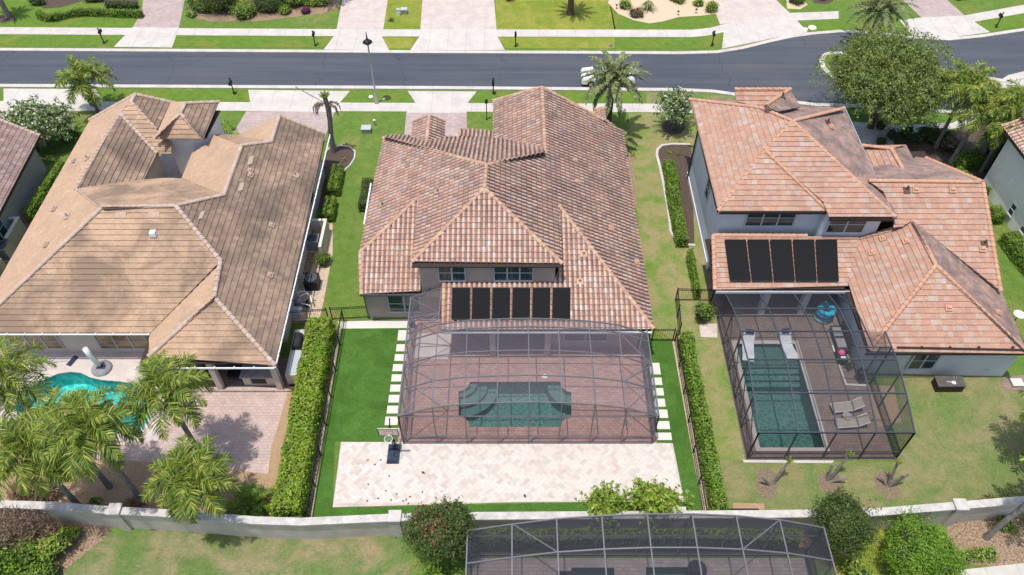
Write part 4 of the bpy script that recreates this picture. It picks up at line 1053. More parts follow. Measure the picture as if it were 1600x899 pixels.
# stone porch with an arched opening beside the right-edge house
st = empty('porch', G(1548, 275), 'mottled stone entry porch with a dark arched opening beside the right-edge house', 'porch')
b = MB(); c = G(1552, 262); M = Matrix.Rotation(R_(-48), 3, 'Z')
b.obox(c+M @ Vector((-1.35, 0, 1.5)), (.75, .9, 3.0), M); b.obox(c+M @ Vector((1.35, 0, 1.5)), (.75, .9, 3.0), M)
for k in range(8):
    a0 = PI*k/7; b.obox(c+M @ Vector((-1.0*math.cos(a0), 0, 1.9+.95*math.sin(a0))), (.42, .88, .42), M @ Matrix.Rotation(a0, 3, 'Y'))
b.obox(c+M @ Vector((0, 0, 3.2)), (3.4, .9, .35), M); b.build('stone_arch', 'stone_wall', st)
b = MB(); b.obox(c+M @ Vector((0, .7, 1.45)), (2.1, .1, 2.9), M); b.build('doorway', 'inner_dark', st)

# ------------------------------------------------------------------ boundary wall
wl = [(-60, 786), (85, 790), (170, 797), (250, 801), (400, 813), (470, 815), (625, 808), (745, 806), (1200, 803), (1280, 802), (1370, 800), (1495, 790), (1600, 781), (1700, 773)]
wtop = 1.95
bw = empty('boundary_wall', (0, 18, 0), 'long grey stucco garden wall with white cap running behind all the gardens', 'wall')
C_ = [G(x, y, wtop) for x, y in wl]
def wseg(pts, wd, z0, z1):
    b = MB(); L = []; Rr = []
    for i, p in enumerate(pts):
        d = pts[min(i+1, len(pts)-1)]-pts[max(i-1, 0)]; d.z = 0; d.normalize(); n = Vector((-d.y, d.x, 0))*wd/2
        L.append((p+n).xy[:]); Rr.append((p-n).xy[:])
    b.prism(L+Rr[::-1], z0, z1); return b
wseg(C_, .24, 0, wtop-.12).build('wall_panel', 'boundary_stucco', bw)
wseg(C_, .42, wtop-.12, wtop).build('wall_cap', 'wall_cap_paint', bw)
for (x, y) in ((180, 797), (617, 808), (1062, 803), (1500, 790)):
    p = G(x, y, wtop); b = MB(); b.box(p.x-.26, p.x+.26, p.y-.27, p.y+.27, 0, wtop+.04); o = b.build('pier', 'boundary_stucco', bw)
    b = MB(); b.box(p.x-.33, p.x+.33, p.y-.32, p.y+.32, wtop+.04, wtop+.16); b.build('pier_cap', 'wall_cap_paint', o)

# ------------------------------------------------------------------ screened pool enclosures
def enclosure(label, loc, fm, sm, xs, ys, zf, walls, braces=(), bw_=.055, skip=lambda i, j: False, rails=(), doors=()):
    root = empty('screen_enclosure', loc, label, 'pool enclosure')
    g = lambda i, j: Vector((xs[i], ys[j], zf(xs[i], ys[j])))
    for j in range(len(ys)):                                       # beams across
        for i in range(len(xs)-1):
            if skip(i, j): continue
            b = MB(); b.bar(g(i, j), g(i+1, j), bw_, bw_*1.3)
            b.build('roof_beam', fm, root)
    for i in range(len(xs)):
        for j in range(len(ys)-1):
            if skip(min(i, len(xs)-2), j) and skip(max(i-1, 0), j): continue
            b = MB(); b.bar(g(i, j), g(i, j+1), bw_, bw_); b.build('purlin', fm, root)
    s = MB()
    for i in range(len(xs)-1):
        for j in range(len(ys)-1):
            if skip(i, j): continue
            s.quad(g(i, j), g(i+1, j), g(i+1, j+1), g(i, j+1))
    s.build('roof_screen', sm, root)
    for (a, c) in braces:
        b = MB(); b.bar(a, c, .05, .05); b.build('brace', fm, root)
    for (p, q, zp, zq, n) in walls:                                # p,q ground points
        p, q = Vector((*p, 0)), Vector((*q, 0))
        w2 = MB()
        N = n
        for k in range(N):
            a, c = p.lerp(q, k/N), p.lerp(q, (k+1)/N)
            za = zp(k/N) if callable(zp) else zp+(zq-zp)*k/N; zc = zp((k+1)/N) if callable(zp) else zp+(zq-zp)*(k+1)/N
            w2.quad((a.x, a.y, .02), (c.x, c.y, .02), (c.x, c.y, zc), (a.x, a.y, za))
        w2.build('wall_screen', 'screen_side' if sm == 'screen_gray' else sm, root)
        for k in range(N+1):
            a = p.lerp(q, k/N); za = zp(k/N) if callable(zp) else zp+(zq-zp)*k/N
            b = MB(); b.bar((a.x, a.y, 0), (a.x, a.y, za), .06, .08); b.build('post', fm, root)
        for z in (.1, .85):
            b = MB(); b.bar((p.x, p.y, z), (q.x, q.y, z), .05, .06); b.build('rail', fm, root)
        if not callable(zp):
            b = MB(); b.bar((p.x, p.y, zp), (q.x, q.y, zq), .07, .09); b.build('rail', fm, root)
    for (a, c) in rails:
        b = MB(); b.bar(a, c, .06, .07); b.build('rail', fm, root)
    return root
# middle
mxs = [-6.3, -4.35, -2.6, -.8, .95, 2.7, 4.5, 6.28, 8.12]; mz = [3.0, 3.9, 4.25, 4.38, 4.45, 4.38, 4.2, 3.85, 3.0]
mys = [23.3, 25.05, 26.75, 28.45, 29.05]
def fz(x, y): return float(np.interp(x, mxs, mz))
def fr(t_): return fz(-6.3+t_*14.42, 0)
me_ = enclosure('middle grey-framed screened pool cage with a barrel arched roof', (.9, 26, 0), 'gray_metal', 'screen_gray', mxs, mys, fz,
    [((-6.3, 23.3), (-6.3, 31.9), 3.0, 3.0, 5), ((8.12, 23.3), (8.12, 29.3), 3.0, 3.0, 4)],
    braces=[(Vector((-6.3, 23.3, 3)), Vector((-4.35, 25.05, 3.9))), (Vector((-4.35, 25.05, 3.9)), Vector((-6.3, 26.75, 3))), (Vector((-6.3, 28.45, 3)), Vector((-4.35, 29.9, 3.9))), (Vector((-4.35, 29.9, 3.9)), Vector((-6.3, 31.8, 3))),
            (Vector((8.12, 23.3, 3)), Vector((6.28, 25.05, 3.85))), (Vector((6.28, 25.05, 3.85)), Vector((8.12, 26.75, 3))), (Vector((8.12, 26.75, 3)), Vector((6.28, 28.45, 3.85)))],
    rails=[((-6.3, 23.3, 3.0), (8.12, 23.3, 3.0)), ((-6.3, 23.3, .1), (8.12, 23.3, .1)), ((-6.3, 23.3, .85), (8.12, 23.3, .85)), ((-6.3, 29.9, 3), (-4.35, 29.9, 3.9)), ((-6.3, 31.85, 3), (-4.35, 31.85, 3.9)), ((-4.35, 29.05, 3.9), (-4.35, 31.85, 3.9)), ((-6.3, 30.2, 3), (-4.35, 29.9, 3.9))])
s = MB(); s.quad((-6.3, 29.05, 3), (-4.35, 29.05, 3.9), (-4.35, 31.85, 3.9), (-6.3, 31.85, 3)); s.build('roof_screen', 'screen_gray', me_)
s = MB()
for i in range(8): s.quad((mxs[i], 23.3, .02), (mxs[i+1], 23.3, .02), (mxs[i+1], 23.3, mz[i+1]), (mxs[i], 23.3, mz[i]))
s.build('wall_screen', 'screen_gray', me_)
for i in range(9):
    b = MB(); b.bar((mxs[i], 23.3, 0), (mxs[i], 23.3, mz[i]), .06, .08); b.build('post', 'gray_metal', me_)
s = MB()
for i in range(1, 7): s.quad((mxs[i], 29.05, 3.05), (mxs[i+1], 29.05, 3.05), (mxs[i+1], 29.05, mz[i+1]), (mxs[i], 29.05, mz[i]))
s.build('wall_screen', 'screen_gray', me_)
# right
rxs = [13.45, 15.6, 17.75, 19.9, 21.95]; rys = [22.3, 24.45, 26.5, 28.6, 30.6, 32.5]; rz = [2.95, 3.55, 3.9, 3.8, 3.45, 2.65]
def rzf(x, y): return float(np.interp(y, rys, rz))
re2 = enclosure('right dark bronze screened pool cage attached to the blue house', (17.7, 26, 0), 'bronze_metal', 'screen_dark', rxs, rys, rzf,
    [((13.45, 22.3), (21.95, 22.3), 2.95, 2.95, 4), ((13.45, 22.3), (13.45, 32.5), lambda t_: rzf(0, 22.3+10.2*t_), 0, 5), ((21.95, 22.3), (21.95, 27.4), lambda t_: rzf(0, 22.3+5.1*t_), 0, 3), ((21.95, 27.4), (21.3, 27.4), 3.85, 3.85, 1)],
    skip=lambda i, j: (i == 3 and j >= 3), bw_=.07,
    rails=[((21.95, 26.5, 3.9), (21.95, 27.4, 3.85)), ((19.9, 28.6, 3.8), (20.9, 28.6, 3.8)), ((19.9, 30.6, 3.45), (20.9, 30.6, 3.45)), ((20.9, 27.4, 3.85), (20.9, 30.6, 3.45)), ((20.9, 30.6, 3.45), (20.5, 32.5, 2.65)), ((19.9, 27.4, 3.85), (21.95, 27.4, 3.85))],
    braces=[(Vector((13.45, 22.3, .9)), Vector((13.45, 24.4, 3.4))), (Vector((13.45, 24.45, .1)), Vector((13.45, 26.5, 3.8))), (Vector((13.45, 26.5, .1)), Vector((13.45, 28.6, 3.7))), (Vector((13.45, 28.6, .1)), Vector((13.45, 30.6, 3.4)))])
# foreground
cxs = [-2.2, 0.0, 2.15, 4.3, 6.45, 8.6, 10.75, 12.95, 15.35]; cz = [3.2, 3.95, 4.57, 4.92, 5.1, 5.1, 4.9, 4.45, 3.55]
cys = [9.4, 11.2, 13.1, 14.95, 16.6]
def czf(x, y): return float(np.interp(x, cxs, cz))
ce = enclosure('foreground grey-framed screened pool cage cut by the bottom photo edge', (6.5, 14, 0), 'gray_metal', 'screen_near', cxs, cys, czf,
    [((-2.2, 9.4), (-2.2, 16.6), 3.2, 3.2, 4), ((15.35, 9.4), (15.35, 16.6), 3.55, 3.55, 4)],
    braces=[(Vector((0.05, 16.6, 3.95)), Vector((2.15, 14.95, 4.57))), (Vector((12.95, 16.6, 4.45)), Vector((10.75, 14.95, 4.9)))],
    rails=[((-2.2, 16.6, z), (15.35, 16.6, z)) for z in (.3, 2.6)], bw_=.065)
s = MB()
for i in range(8): s.quad((cxs[i], 16.6, .02), (cxs[i+1], 16.6, .02), (cxs[i+1], 16.6, cz[i+1]), (cxs[i], 16.6, cz[i]))
s.build('wall_screen', 'screen_near', ce)
for i in range(9):
    b = MB(); b.bar((cxs[i], 16.6, 0), (cxs[i], 16.6, cz[i]), .06, .08); b.build('post', 'gray_metal', ce)
# ------------------------------------------------------------------ foliage generators
def nrm(a): return a/np.maximum(np.linalg.norm(a, axis=-1, keepdims=True), 1e-9)
def mesh_np(name, V, F):
    V = np.asarray(V, float).reshape(-1, 3); F = np.asarray(F, int)
    me = bpy.data.meshes.new(name)
    me.vertices.add(len(V)); me.vertices.foreach_set('co', V.reshape(-1))
    n, k = F.shape
    me.loops.add(n*k); me.loops.foreach_set('vertex_index', F.reshape(-1).astype(np.int32))
    me.polygons.add(n); me.polygons.foreach_set('loop_start', (np.arange(n)*k).astype(np.int32)); me.polygons.foreach_set('loop_total', np.full(n, k, np.int32))
    me.update(calc_edges=True); me.validate()
    return me
def leaves(P, N, size, r, aspect=.45, spread=.9, up=.35):
    """one small leaf-shaped face per point"""
    n = len(P)
    nn = nrm(N+r.normal(size=(n, 3))*spread+np.array([0, 0, up]))
    t = nrm(np.cross(nn, r.normal(size=(n, 3)))); b = np.cross(nn, t)
    s = (size*(.5+1.0*r.random(n)**1.4))[:, None] if np.isscalar(size) else size[:, None]
    V = np.stack([P-t*s*.5, P-b*s*aspect*.5+t*s*.05, P+t*s*.5, P+b*s*aspect*.5+t*s*.05], 1)
    return V.reshape(-1, 3), np.arange(n*4).reshape(n, 4)
def dirs(n, r): return nrm(r.normal(size=(n, 3)))
def blob_cloud(lobes, density, r, inner=.55, squash=.85, lower=-.55):
    P = []; N = []
    for (c, R) in lobes:
        n = int(density*R*R*12)
        d = dirs(n, r); d = d[d[:, 2] > lower]
        # clumps: rough radius
        f = inner+(1.06-inner)*r.random(len(d))**.45
        ph = c[0]*3.1+c[1]*1.7
        bump = 1+.2*np.sin(d[:, 0]*7+ph)*np.sin(d[:, 1]*6+ph*2)+.15*np.sin(d[:, 2]*9+d[:, 0]*5+ph)
        p = d*(R*f*bump)[:, None]; p[:, 2] *= squash
        P.append(p+np.array(c)); N.append(d)
    return np.concatenate(P), np.concatenate(N)
def rand_lobes(n, rx, ry, rz, zc, R0, R1, r, shell=.75):
    L = []
    for i in range(n):
        d = nrm(r.normal(size=3)); d[2] = abs(d[2])*.9-.25
        k = shell*(.55+.45*r.random())
        L.append((np.array([d[0]*rx*k, d[1]*ry*k, zc+d[2]*rz*k]), R0+(R1-R0)*r.random()))
    return L
def foliage(name, root, V, F, m):
    me = mesh_np(name, V, F); return link(name, me, m, root, world=False)
def broad_tree(name, loc, label, cat, height, rx, ry, rz, lobes_n, lr, dens, leaf, lm, seed, trunk_r=.16, bark='trunk_bark', group=None, inner=.5, lower=-.6, extra=None, aspect=.45, core=None, squash=.85, tips=0):
    r = np.random.default_rng(seed)
    root = empty(name, loc, label, cat, group)
    zc = height-rz*.95
    L = rand_lobes(lobes_n, rx, ry, rz, zc, lr[0], lr[1], r)
    P, N = blob_cloud(L, dens, r, inner, squash, lower)
    if tips:                                             # loose sprigs breaking the outline
        d = dirs(tips, r); d[:, 2] = np.abs(d[:, 2])*1.0-.2; q = []
        qn = []
        for di in d:
            b_ = np.array([di[0]*rx, di[1]*ry, zc+di[2]*rz])*1.0
            for k in range(14): q.append(b_+di*(k*.045)+r.normal(size=3)*.07); qn.append(di)
        P = np.concatenate([P, np.array(q)]); N = np.concatenate([N, np.array(qn)])
    keep = P[:, 2] > .08
    P, N = P[keep], N[keep]
    V, F = leaves(P, N, leaf, r, aspect)
    foliage('crown', root, V, F, lm)
    b = MB(); zt = max(.25, zc-rz*.5)
    b.tube([(0, 0, 0), (.03, .02, zt*.5), (-.02, .03, zt)], [trunk_r*1.25, trunk_r, trunk_r*.85], 8); t_ = b.build('trunk', bark, None)
    t_.parent = root
    lb = MB()
    for (c, R) in L[:min(9, len(L))]:
        mid = Vector(c)*.5+Vector((0, 0, zt*.5)); lb.tube([(0, 0, zt*.8), mid*.9+Vector((0, 0, .1)), Vector(c)], [trunk_r*.6, trunk_r*.38, trunk_r*.15], 5)
    o = lb.build('limbs', bark, None); o.parent = root
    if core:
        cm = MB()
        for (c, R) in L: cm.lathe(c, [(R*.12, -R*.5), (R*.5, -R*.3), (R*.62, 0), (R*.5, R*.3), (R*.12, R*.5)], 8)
        o = cm.build('dark_core', core, None); o.parent = root  # added solid core giving the crown dark depth between its leaves
    if extra: extra(root, L, r)
    return root
def hedge(label, line, width, height, lm, seed, dens=210, leaf=.11, core='core_green', px=False, group=None, rough=.07, cat='hedge', aspect=.55, name='hedge'):
    r = np.random.default_rng(seed)
    P0 = [Vector((p[0], p[1], 0)) for p in line]
    c0 = sum(P0, Vector())/len(P0)
    root = empty(name, c0, label, cat, group)
    Q = [p-c0 for p in P0]
    segL = [(Q[i+1]-Q[i]).length for i in range(len(Q)-1)]; tot = sum(segL)
    per = height*2+width
    dens *= 1.45; rough *= .8
    n = int(dens*(tot*per+2*width*height))
    s = r.random(n)*tot; u = r.random(n)
    V = np.zeros((n, 3)); Nn = np.zeros((n, 3))
    cum = np.concatenate([[0], np.cumsum(segL)])
    idx = np.clip(np.searchsorted(cum, s, side='right')-1, 0, len(segL)-1)
    Qa = np.array([list(q) for q in Q])
    D = np.diff(Qa, axis=0); D = nrm(D); a = (s-cum[idx])
    base = Qa[idx]+D[idx]*a[:, None]
    side = np.stack([-D[idx][:, 1], D[idx][:, 0], np.zeros(n)], 1)
    q = u*per
    wb = np.where(q < height, -1.0, np.where(q > height+width, 1.0, 0))
    off = np.where(q < height, -width/2, np.where(q > height+width, width/2, q-height-width/2))
    zz = np.where(q < height, q, np.where(q > height+width, per-q, height))
    # rounded shoulders and uneven growth
    wob = .02+.55*rough*(np.sin(base[:, 0]*3.1+base[:, 1]*2.3+seed)+np.sin(base[:, 1]*5.3-base[:, 0]*4.1+zz*3)*.7)+r.normal(size=n)*rough*.6
    depth = -np.abs(r.normal(size=n))*.05
    Nn = side*wb[:, None]; Nn[:, 2] += (wb == 0)
    hv = 1+.05*np.sin(base[:, 0]*1.1+base[:, 1]*.9+seed)+.035*np.sin(base[:, 0]*2.7+base[:, 1]*2.1+seed*2)
    V = base+side*off[:, None]; V[:, 2] = zz*hv
    sh = np.clip((np.abs(off)/(width/2)-.7)/.3, 0, 1)*np.clip((zz/height-.7)/.3, 0, 1)
    V = V+Nn*(wob+depth)[:, None]-np.stack([side[:, 0]*np.sign(off), side[:, 1]*np.sign(off), np.ones(n)], 1)*(sh*.10)[:, None]
    ne = int(dens*2*width*height)
    e = r.random((ne, 3)); pick = (r.random(ne) > .5)
    E0 = np.where(pick[:, None], Qa[0], Qa[-1]); ED = np.where(pick[:, None], -D[0], D[-1])
    ES = np.where(pick[:, None], np.array([-D[0][1], D[0][0], 0]), np.array([-D[-1][1], D[-1][0], 0]))
    EV = E0+ES*((e[:, 0]-.5)*width)[:, None]+ED*(r.normal(size=ne)*rough*.6)[:, None]; EV[:, 2] = e[:, 1]*height
    V = np.concatenate([V, EV]); Nn = np.concatenate([Nn, ED])
    k = V[:, 2] > .02
    VV, F = leaves(V[k], Nn[k], leaf, r, aspect, .75, .2)
    foliage('foliage', root, VV, F, lm)
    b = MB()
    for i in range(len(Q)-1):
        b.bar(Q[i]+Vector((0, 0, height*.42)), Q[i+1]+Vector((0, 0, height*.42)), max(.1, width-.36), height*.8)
    o = b.build('dark_core', core, None); o.parent = root  # added dark core behind the leaves, blocks the view through the hedge
    return root
def frond_set(r, fronds, L, nst, ll, lw, droop, plume, stiff):
    Vs = []; Fs = []; cnt = 0; rach = MB()
    for (phi, e, sc) in fronds:
        n = 13; Lf = L*sc; p = np.zeros(3); pts = [p.copy()]; tan = []
        h = np.array([math.cos(phi), math.sin(phi), 0]); el = e
        for k in range(n):
            t = nrm(h*math.cos(el)+np.array([0, 0, math.sin(el)])); tan.append(t); p = p+t*Lf/n; pts.append(p.copy()); el -= droop/n*(.5+1.1*k/n)
            el = max(el, -1.45)
        tan.append(tan[-1]); pts = np.array(pts); tan = np.array(tan)
        rach.tube([Vector(q) for q in pts[::3]], [.035*sc, .028*sc, .02*sc, .012*sc, .006*sc][:len(pts[::3])], 4, False)
        tt = np.linspace(.16, .99, nst); f = tt*n; i0 = np.clip(f.astype(int), 0, n-1); fr = (f-i0)[:, None]
        B = pts[i0]*(1-fr)+pts[i0+1]*fr; T = tan[i0]
        S = np.cross(T, [0, 0, 1.0]); bad = np.linalg.norm(S, axis=1) < .05; S[bad] = [h[1], -h[0], 0]; S = nrm(S); U = np.cross(S, T)
        prof = np.sin(np.clip(tt*.92+.12, 0, 1)*PI)**.55*(1-.35*tt)
        for sg in (-1, 1):
            m = len(B); lift = r.normal(size=m)*plume+stiff
            d1 = nrm(S*sg*(1-.35*tt)[:, None]+T*(.35+.6*tt)[:, None]+U*lift[:, None]+r.normal(size=(m, 3))*.08)
            ln = (ll*sc*prof*(.85+.3*r.random(m)))[:, None]
            mid = B+d1*ln*.5
            d2 = nrm(d1+np.array([0, 0, -1.0])*(.15+droop*.35*r.random(m))[:, None])
            tip = mid+d2*ln*.5
            wv = nrm(np.cross(d1, r.normal(size=(m, 3))*.5+U))*(lw*(.8+.4*r.random(m)))[:, None]
            V = np.stack([B-wv*.4, B+wv*.4, mid+wv*.5, mid-wv*.5, tip+wv*.12, tip-wv*.12], 1)
            Vs.append(V.reshape(-1, 3)); b0 = cnt+np.arange(m)*6
            Fs.append(np.stack([b0, b0+1, b0+2, b0+3], 1)); Fs.append(np.stack([b0+3, b0+2, b0+4, b0+5], 1)); cnt += m*6
    return np.concatenate(Vs), np.concatenate(Fs), rach
def palm(name, loc, label, height, seed, L=2.3, nf=20, nst=30, ll=.62, lw=.035, droop=1.85, plume=.55, stiff=.05, lm='leaf_queen', bark='palm_bark', tr=.15, group=None, lean=(0, 0), elev=(1.35, -.35), dead=0, cat='palm tree', boots=False, spear=True):
    r = np.random.default_rng(seed); root = empty(name, loc, label, cat, group)
    top = Vector((lean[0], lean[1], height))
    b = MB(); n = 9
    b.tube([Vector((lean[0]*(k/n)**1.4, lean[1]*(k/n)**1.4, height*k/n)) for k in range(n+1)], [tr*(1.35 if k == 0 else (1.06 if k % 2 else 1.0)-.22*k/n) for k in range(n+1)], 10)
    o = b.build('trunk', bark, None); o.parent = root
    if boots:
        bb = MB()
        bb.lathe(top+Vector((0, 0, -.75)), [(tr*1.0, 0), (tr*1.9, .25), (tr*2.1, .5), (tr*1.2, .85)], 12)
        o = bb.build('crown_shaft', 'brown_bark', None); o.parent = root
    fr = []
    for i in range(nf):
        t = (i+.5)/nf; fr.append((i*2.39996+r.normal()*.15, elev[0]+(elev[1]-elev[0])*t**.85+r.normal()*.08, .72+.28*math.sin(min(1, t*1.5)*PI/2)+r.normal()*.05))
    V, F, rach = frond_set(r, fr, L, nst, ll, lw, droop, plume, stiff)
    V = V+np.array(top)
    o = foliage('crown', root, V, F, lm)
    rach.v = [tuple(Vector(v)+top) for v in rach.v]; o2 = rach.build('frond_stalks', 'leaf_bush' if lm != 'leaf_date' else 'leaf_date', None); o2.parent = root
    if dead:
        fd = [(r.random()*6.28, -.75-.3*r.random(), .75) for _ in range(dead)]
        V, F, rach = frond_set(r, fd, L*.85, 22, ll*.7, lw, 1.0, .3, 0)
        foliage('dead_fronds', root, V+np.array(top), F, 'dead_leaf')
    return root
def shrub(loc, label, rx, ry, h, lm, seed, leaf=.12, dens=95, group=None, name='shrub', n=7, cat='shrub', core='core_green', lower=-.3, aspect=.5, inner=.6):
    r = np.random.default_rng(seed); root = empty(name, loc, label, cat, group)
    Lb = []
    R = min(rx, ry, h)*.62
    for i in range(n):
        a = r.random()*6.28; k = r.random()**.5
        Lb.append((np.array([math.cos(a)*k*max(.01, rx-R*.7), math.sin(a)*k*max(.01, ry-R*.7), max(R*.6, (h-R)*(.5+.5*r.random()))]), R*(.75+.35*r.random())))
    P, N = blob_cloud(Lb, dens, r, inner, .95, lower); k = P[:, 2] > .03
    V, F = leaves(P[k], N[k], leaf, r, aspect); foliage('foliage', root, V, F, lm)
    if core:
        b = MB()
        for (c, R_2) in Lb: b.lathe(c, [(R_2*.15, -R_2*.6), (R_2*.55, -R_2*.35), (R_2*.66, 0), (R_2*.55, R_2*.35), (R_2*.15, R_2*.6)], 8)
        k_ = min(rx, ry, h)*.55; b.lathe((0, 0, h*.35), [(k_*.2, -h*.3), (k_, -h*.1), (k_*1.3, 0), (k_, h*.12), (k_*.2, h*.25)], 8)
        o = b.build('dark_core', core, None); o.parent = root  # added dark filler core behind the shrub's leaves
    return root
def tuft(loc, label, R, h, lm, seed, n=70, w_=.05, group=None, name='grass_clump', cat='plant', flop=.9):
    """a rosette of long narrow leaves"""
    r = np.random.default_rng(seed); root = empty(name, loc, label, cat, group); V = []; F = []
    for i in range(n):
        a = r.random()*6.28; k = .35+.65*r.random(); d = np.array([math.cos(a), math.sin(a), 0]); s = np.array([-d[1], d[0], 0])*w_
        p0 = d*.05; p1 = d*R*k*.5+np.array([0, 0, h*(1.1-.5*k)]); p2 = d*R*k+np.array([0, 0, h*(.9-flop*k)])
        b0 = len(V); V += [p0-s*.5, p0+s*.5, p1+s*.5, p1-s*.5, p2+s*.1, p2-s*.1]; F += [[b0, b0+1, b0+2, b0+3], [b0+3, b0+2, b0+4, b0+5]]
    foliage('foliage', root, V, F, lm); return root
def B2(px, py): p = G(px, py); return (p.x, p.y, 0)

# ------------------------------------------------------------------ hedges
hedge('broad yellow-green hedge between the left paver terrace and the green turf', [(-12.0, 18.5), (-12.2, 31.4)], 1.6, 1.55, 'leaf_hedge_yellow', 1, 230, .15, rough=.09)
hedge('slim green hedge between the green turf and the right back lawn', [(11.2, 18.6), (10.98, 30.4)], .72, 1.4, 'leaf_hedge', 2, 200, .14, rough=.08)
a, c = G(92, 252, 1.1), G(40, 332, 1.1)
hedge('bright clipped hedge running beside the grey wall of the left-edge house', [(a.x, a.y), (c.x, c.y)], .62, 1.05, 'leaf_hedge', 3, 200, .12, rough=.05)
def blockhedge(label, x0, y0, x1, y1, z, seed, lm='leaf_hedge', **kw):
    p, q = G(x0, y0, z), G(x1, y1, z); w_ = abs(q.x-p.x)
    xm = (p.x+q.x)/2
    if abs(p.y-q.y) >= w_: return hedge(label, [(xm, p.y), (xm, q.y)], w_, z, lm, seed, **kw)
    return hedge(label, [(p.x, (p.y+q.y)/2), (q.x, (p.y+q.y)/2)], abs(p.y-q.y), z, lm, seed, **kw)
blockhedge('short square clipped hedge at the upper end of the curved bed by the blue house', 1037, 248, 1063, 282, 1.0, 4, rough=.04)
blockhedge('long clipped hedge filling the curved bed beside the blue house', 1042, 285, 1078, 372, 1.0, 5, rough=.04)
blockhedge('clipped hedge against the blue house wall, just below the curved bed', 1075, 388, 1097, 452, 1.0, 6, rough=.05)
shrub(B2(1094, 500), 'tall rounded shrub beside the black fence at the blue house corner', .62, .75, 1.7, 'leaf_hedge', 7)
blockhedge('narrow hedge next to the curved bed on the left house side wall', 517, 256, 528, 294, .9, 8, rough=.04)
blockhedge('small narrow hedge just above the white utility enclosure', 506, 306, 519, 334, .9, 9, rough=.04)
shrub(B2(508, 414), 'round shrub just below the white utility enclosure', .55, .62, 1.05, 'leaf_hedge', 10)
blockhedge('narrow dark hedge against the left wall of the middle house', 566, 278, 578, 318, .9, 11, 'leaf_holly', rough=.04)
for (a_, c_, w_, lb, sd) in (((1580, 362), (1660, 460), 1.3, 'wide clipped hedge in front of the right-edge house wall', 12), ((1556, 322), (1566, 336), .9, 'small clipped hedge piece above the wide one by the right-edge house', 13), ((1500, 246), (1536, 238), 1.3, 'bright hedge in front of the stone porch', 14), ((1496, 262), (1545, 296), .8, 'bright low hedge beside the porch path at the right roof corner', 15)):
    p, q = G(*a_, 1.0), G(*c_, 1.0); hedge(lb, [(p.x, p.y), (q.x, q.y)], w_, 1.0, 'leaf_hedge', sd, rough=.06)
hedge('low yellowish hedge squeezed between the back wall and the foreground cage', [(-1.9, 17.35), (15.0, 17.35)], .75, 1.2, 'leaf_hedge_yellow', 16, 190, .11, rough=.07)
p, q = G(1492, 868, .5), G(1556, 862, .5); hedge('short low hedge on leaf litter right of the bright clipped tree', [(p.x, p.y), (q.x, q.y)], .65, .55, 'leaf_bush', 18, 180, .1)
far = [G(x, y, .7) for x, y in ((58, 16), (66, 22), (80, 23), (100, 18), (120, 14), (150, 14), (220, 17))]
hedge('long curving clipped hedge in the far left front garden', [(p.x, p.y) for p in far], .6, .7, 'leaf_hedge', 19, 160, .12)
far = [G(x, y, .6) for x, y in ((165, 3), (212, 5))]
hedge('short straight hedge behind the curving one at the top left', [(p.x, p.y) for p in far], .8, .6, 'leaf_holly', 20, 140, .12)
far = [G(x, y, .5) for x, y in ((118, 6), (212, 9))]
# ------------------------------------------------------------------ broadleaf trees
broad_tree('shade_tree', (29.4, 52.6, 0), 'large round oak-like tree overhanging the bend of the road', 'tree', 8.3, 5.4, 4.8, 3.7, 66, (.8, 1.7), 92, .165, 'leaf_oak', 31, .24, 'brown_bark', core='core_green', tips=420, inner=.35, lower=-.95)
def blossoms(root, L, r):
    P, N = blob_cloud(L, 1.8, r, .98, .9, .1); V, F = leaves(P, N, .16, r, .9, .3, .8); foliage('blossom', root, V, F, 'slab_paint')
broad_tree('magnolia', B2(78, 228), 'pale leaved flowering tree in front of the left-edge house', 'tree', 4.0, 2.7, 2.3, 1.9, 30, (.7, 1.05), 70, .27, 'leaf_magnolia', 32, .1, extra=blossoms, inner=.35, tips=70, aspect=.38)
broad_tree('magnolia', (13.1, 52.4, 0), 'white flowering small tree in a round mulch ring by the blue house', 'tree', 3.6, 1.35, 1.35, 1.6, 13, (.5, .8), 75, .28, 'leaf_magnolia', 33, .07, extra=blossoms, inner=.3, tips=60, aspect=.34)
def redtips(root, L, r):
    L2 = [(np.array(c)+np.array([-.1, -.05, .12]), R*.9) for c, R in L if c[0] < .1 and c[2] > 2.0][:3]
    if L2:
        P, N = blob_cloud(L2, 60, r, .9, .9, .0); V, F = leaves(P, N, .13, r, .5); foliage('reddish_leaves', root, V, F, 'leaf_red')
p = G(694, 872)
broad_tree('holly_tree', (p.x, 16.8, 0), 'dense round tree with reddish brown patches left of the foreground cage', 'tree', 4.8, 1.65, 1.5, 2.1, 32, (.6, .85), 190, .13, 'leaf_holly', 34, .1, tips=40, extra=redtips, core='core_green', lower=-.9)
broad_tree('holly_tree', (16.75, 17.25, 0), 'dark green dense tree right of the foreground cage', 'tree', 4.7, 1.5, 1.35, 2.1, 32, (.55, .8), 200, .12, 'leaf_holly', 35, .1, tips=40, core='core_green', lower=-.9)
r_ = broad_tree('podocarpus', (20.6, 16.0, 0), 'bright green clipped bushy tree at the bottom right', 'tree', 3.7, 1.85, 2.1, 2.1, 44, (.6, .85), 190, .15, 'leaf_podocarpus', 36, .12, tips=70, core='core_green', lower=-.9, aspect=.3, inner=.65)
broad_tree('garden_shrub', (4.9, 18.6, 0), 'left one of two leafy yellow-green shrubs at the end of the travertine patio', 'shrub', 3.0, 1.15, .8, 1.3, 15, (.38, .62), 95, .21, 'leaf_bush', 37, .05, inner=.35, tips=40)
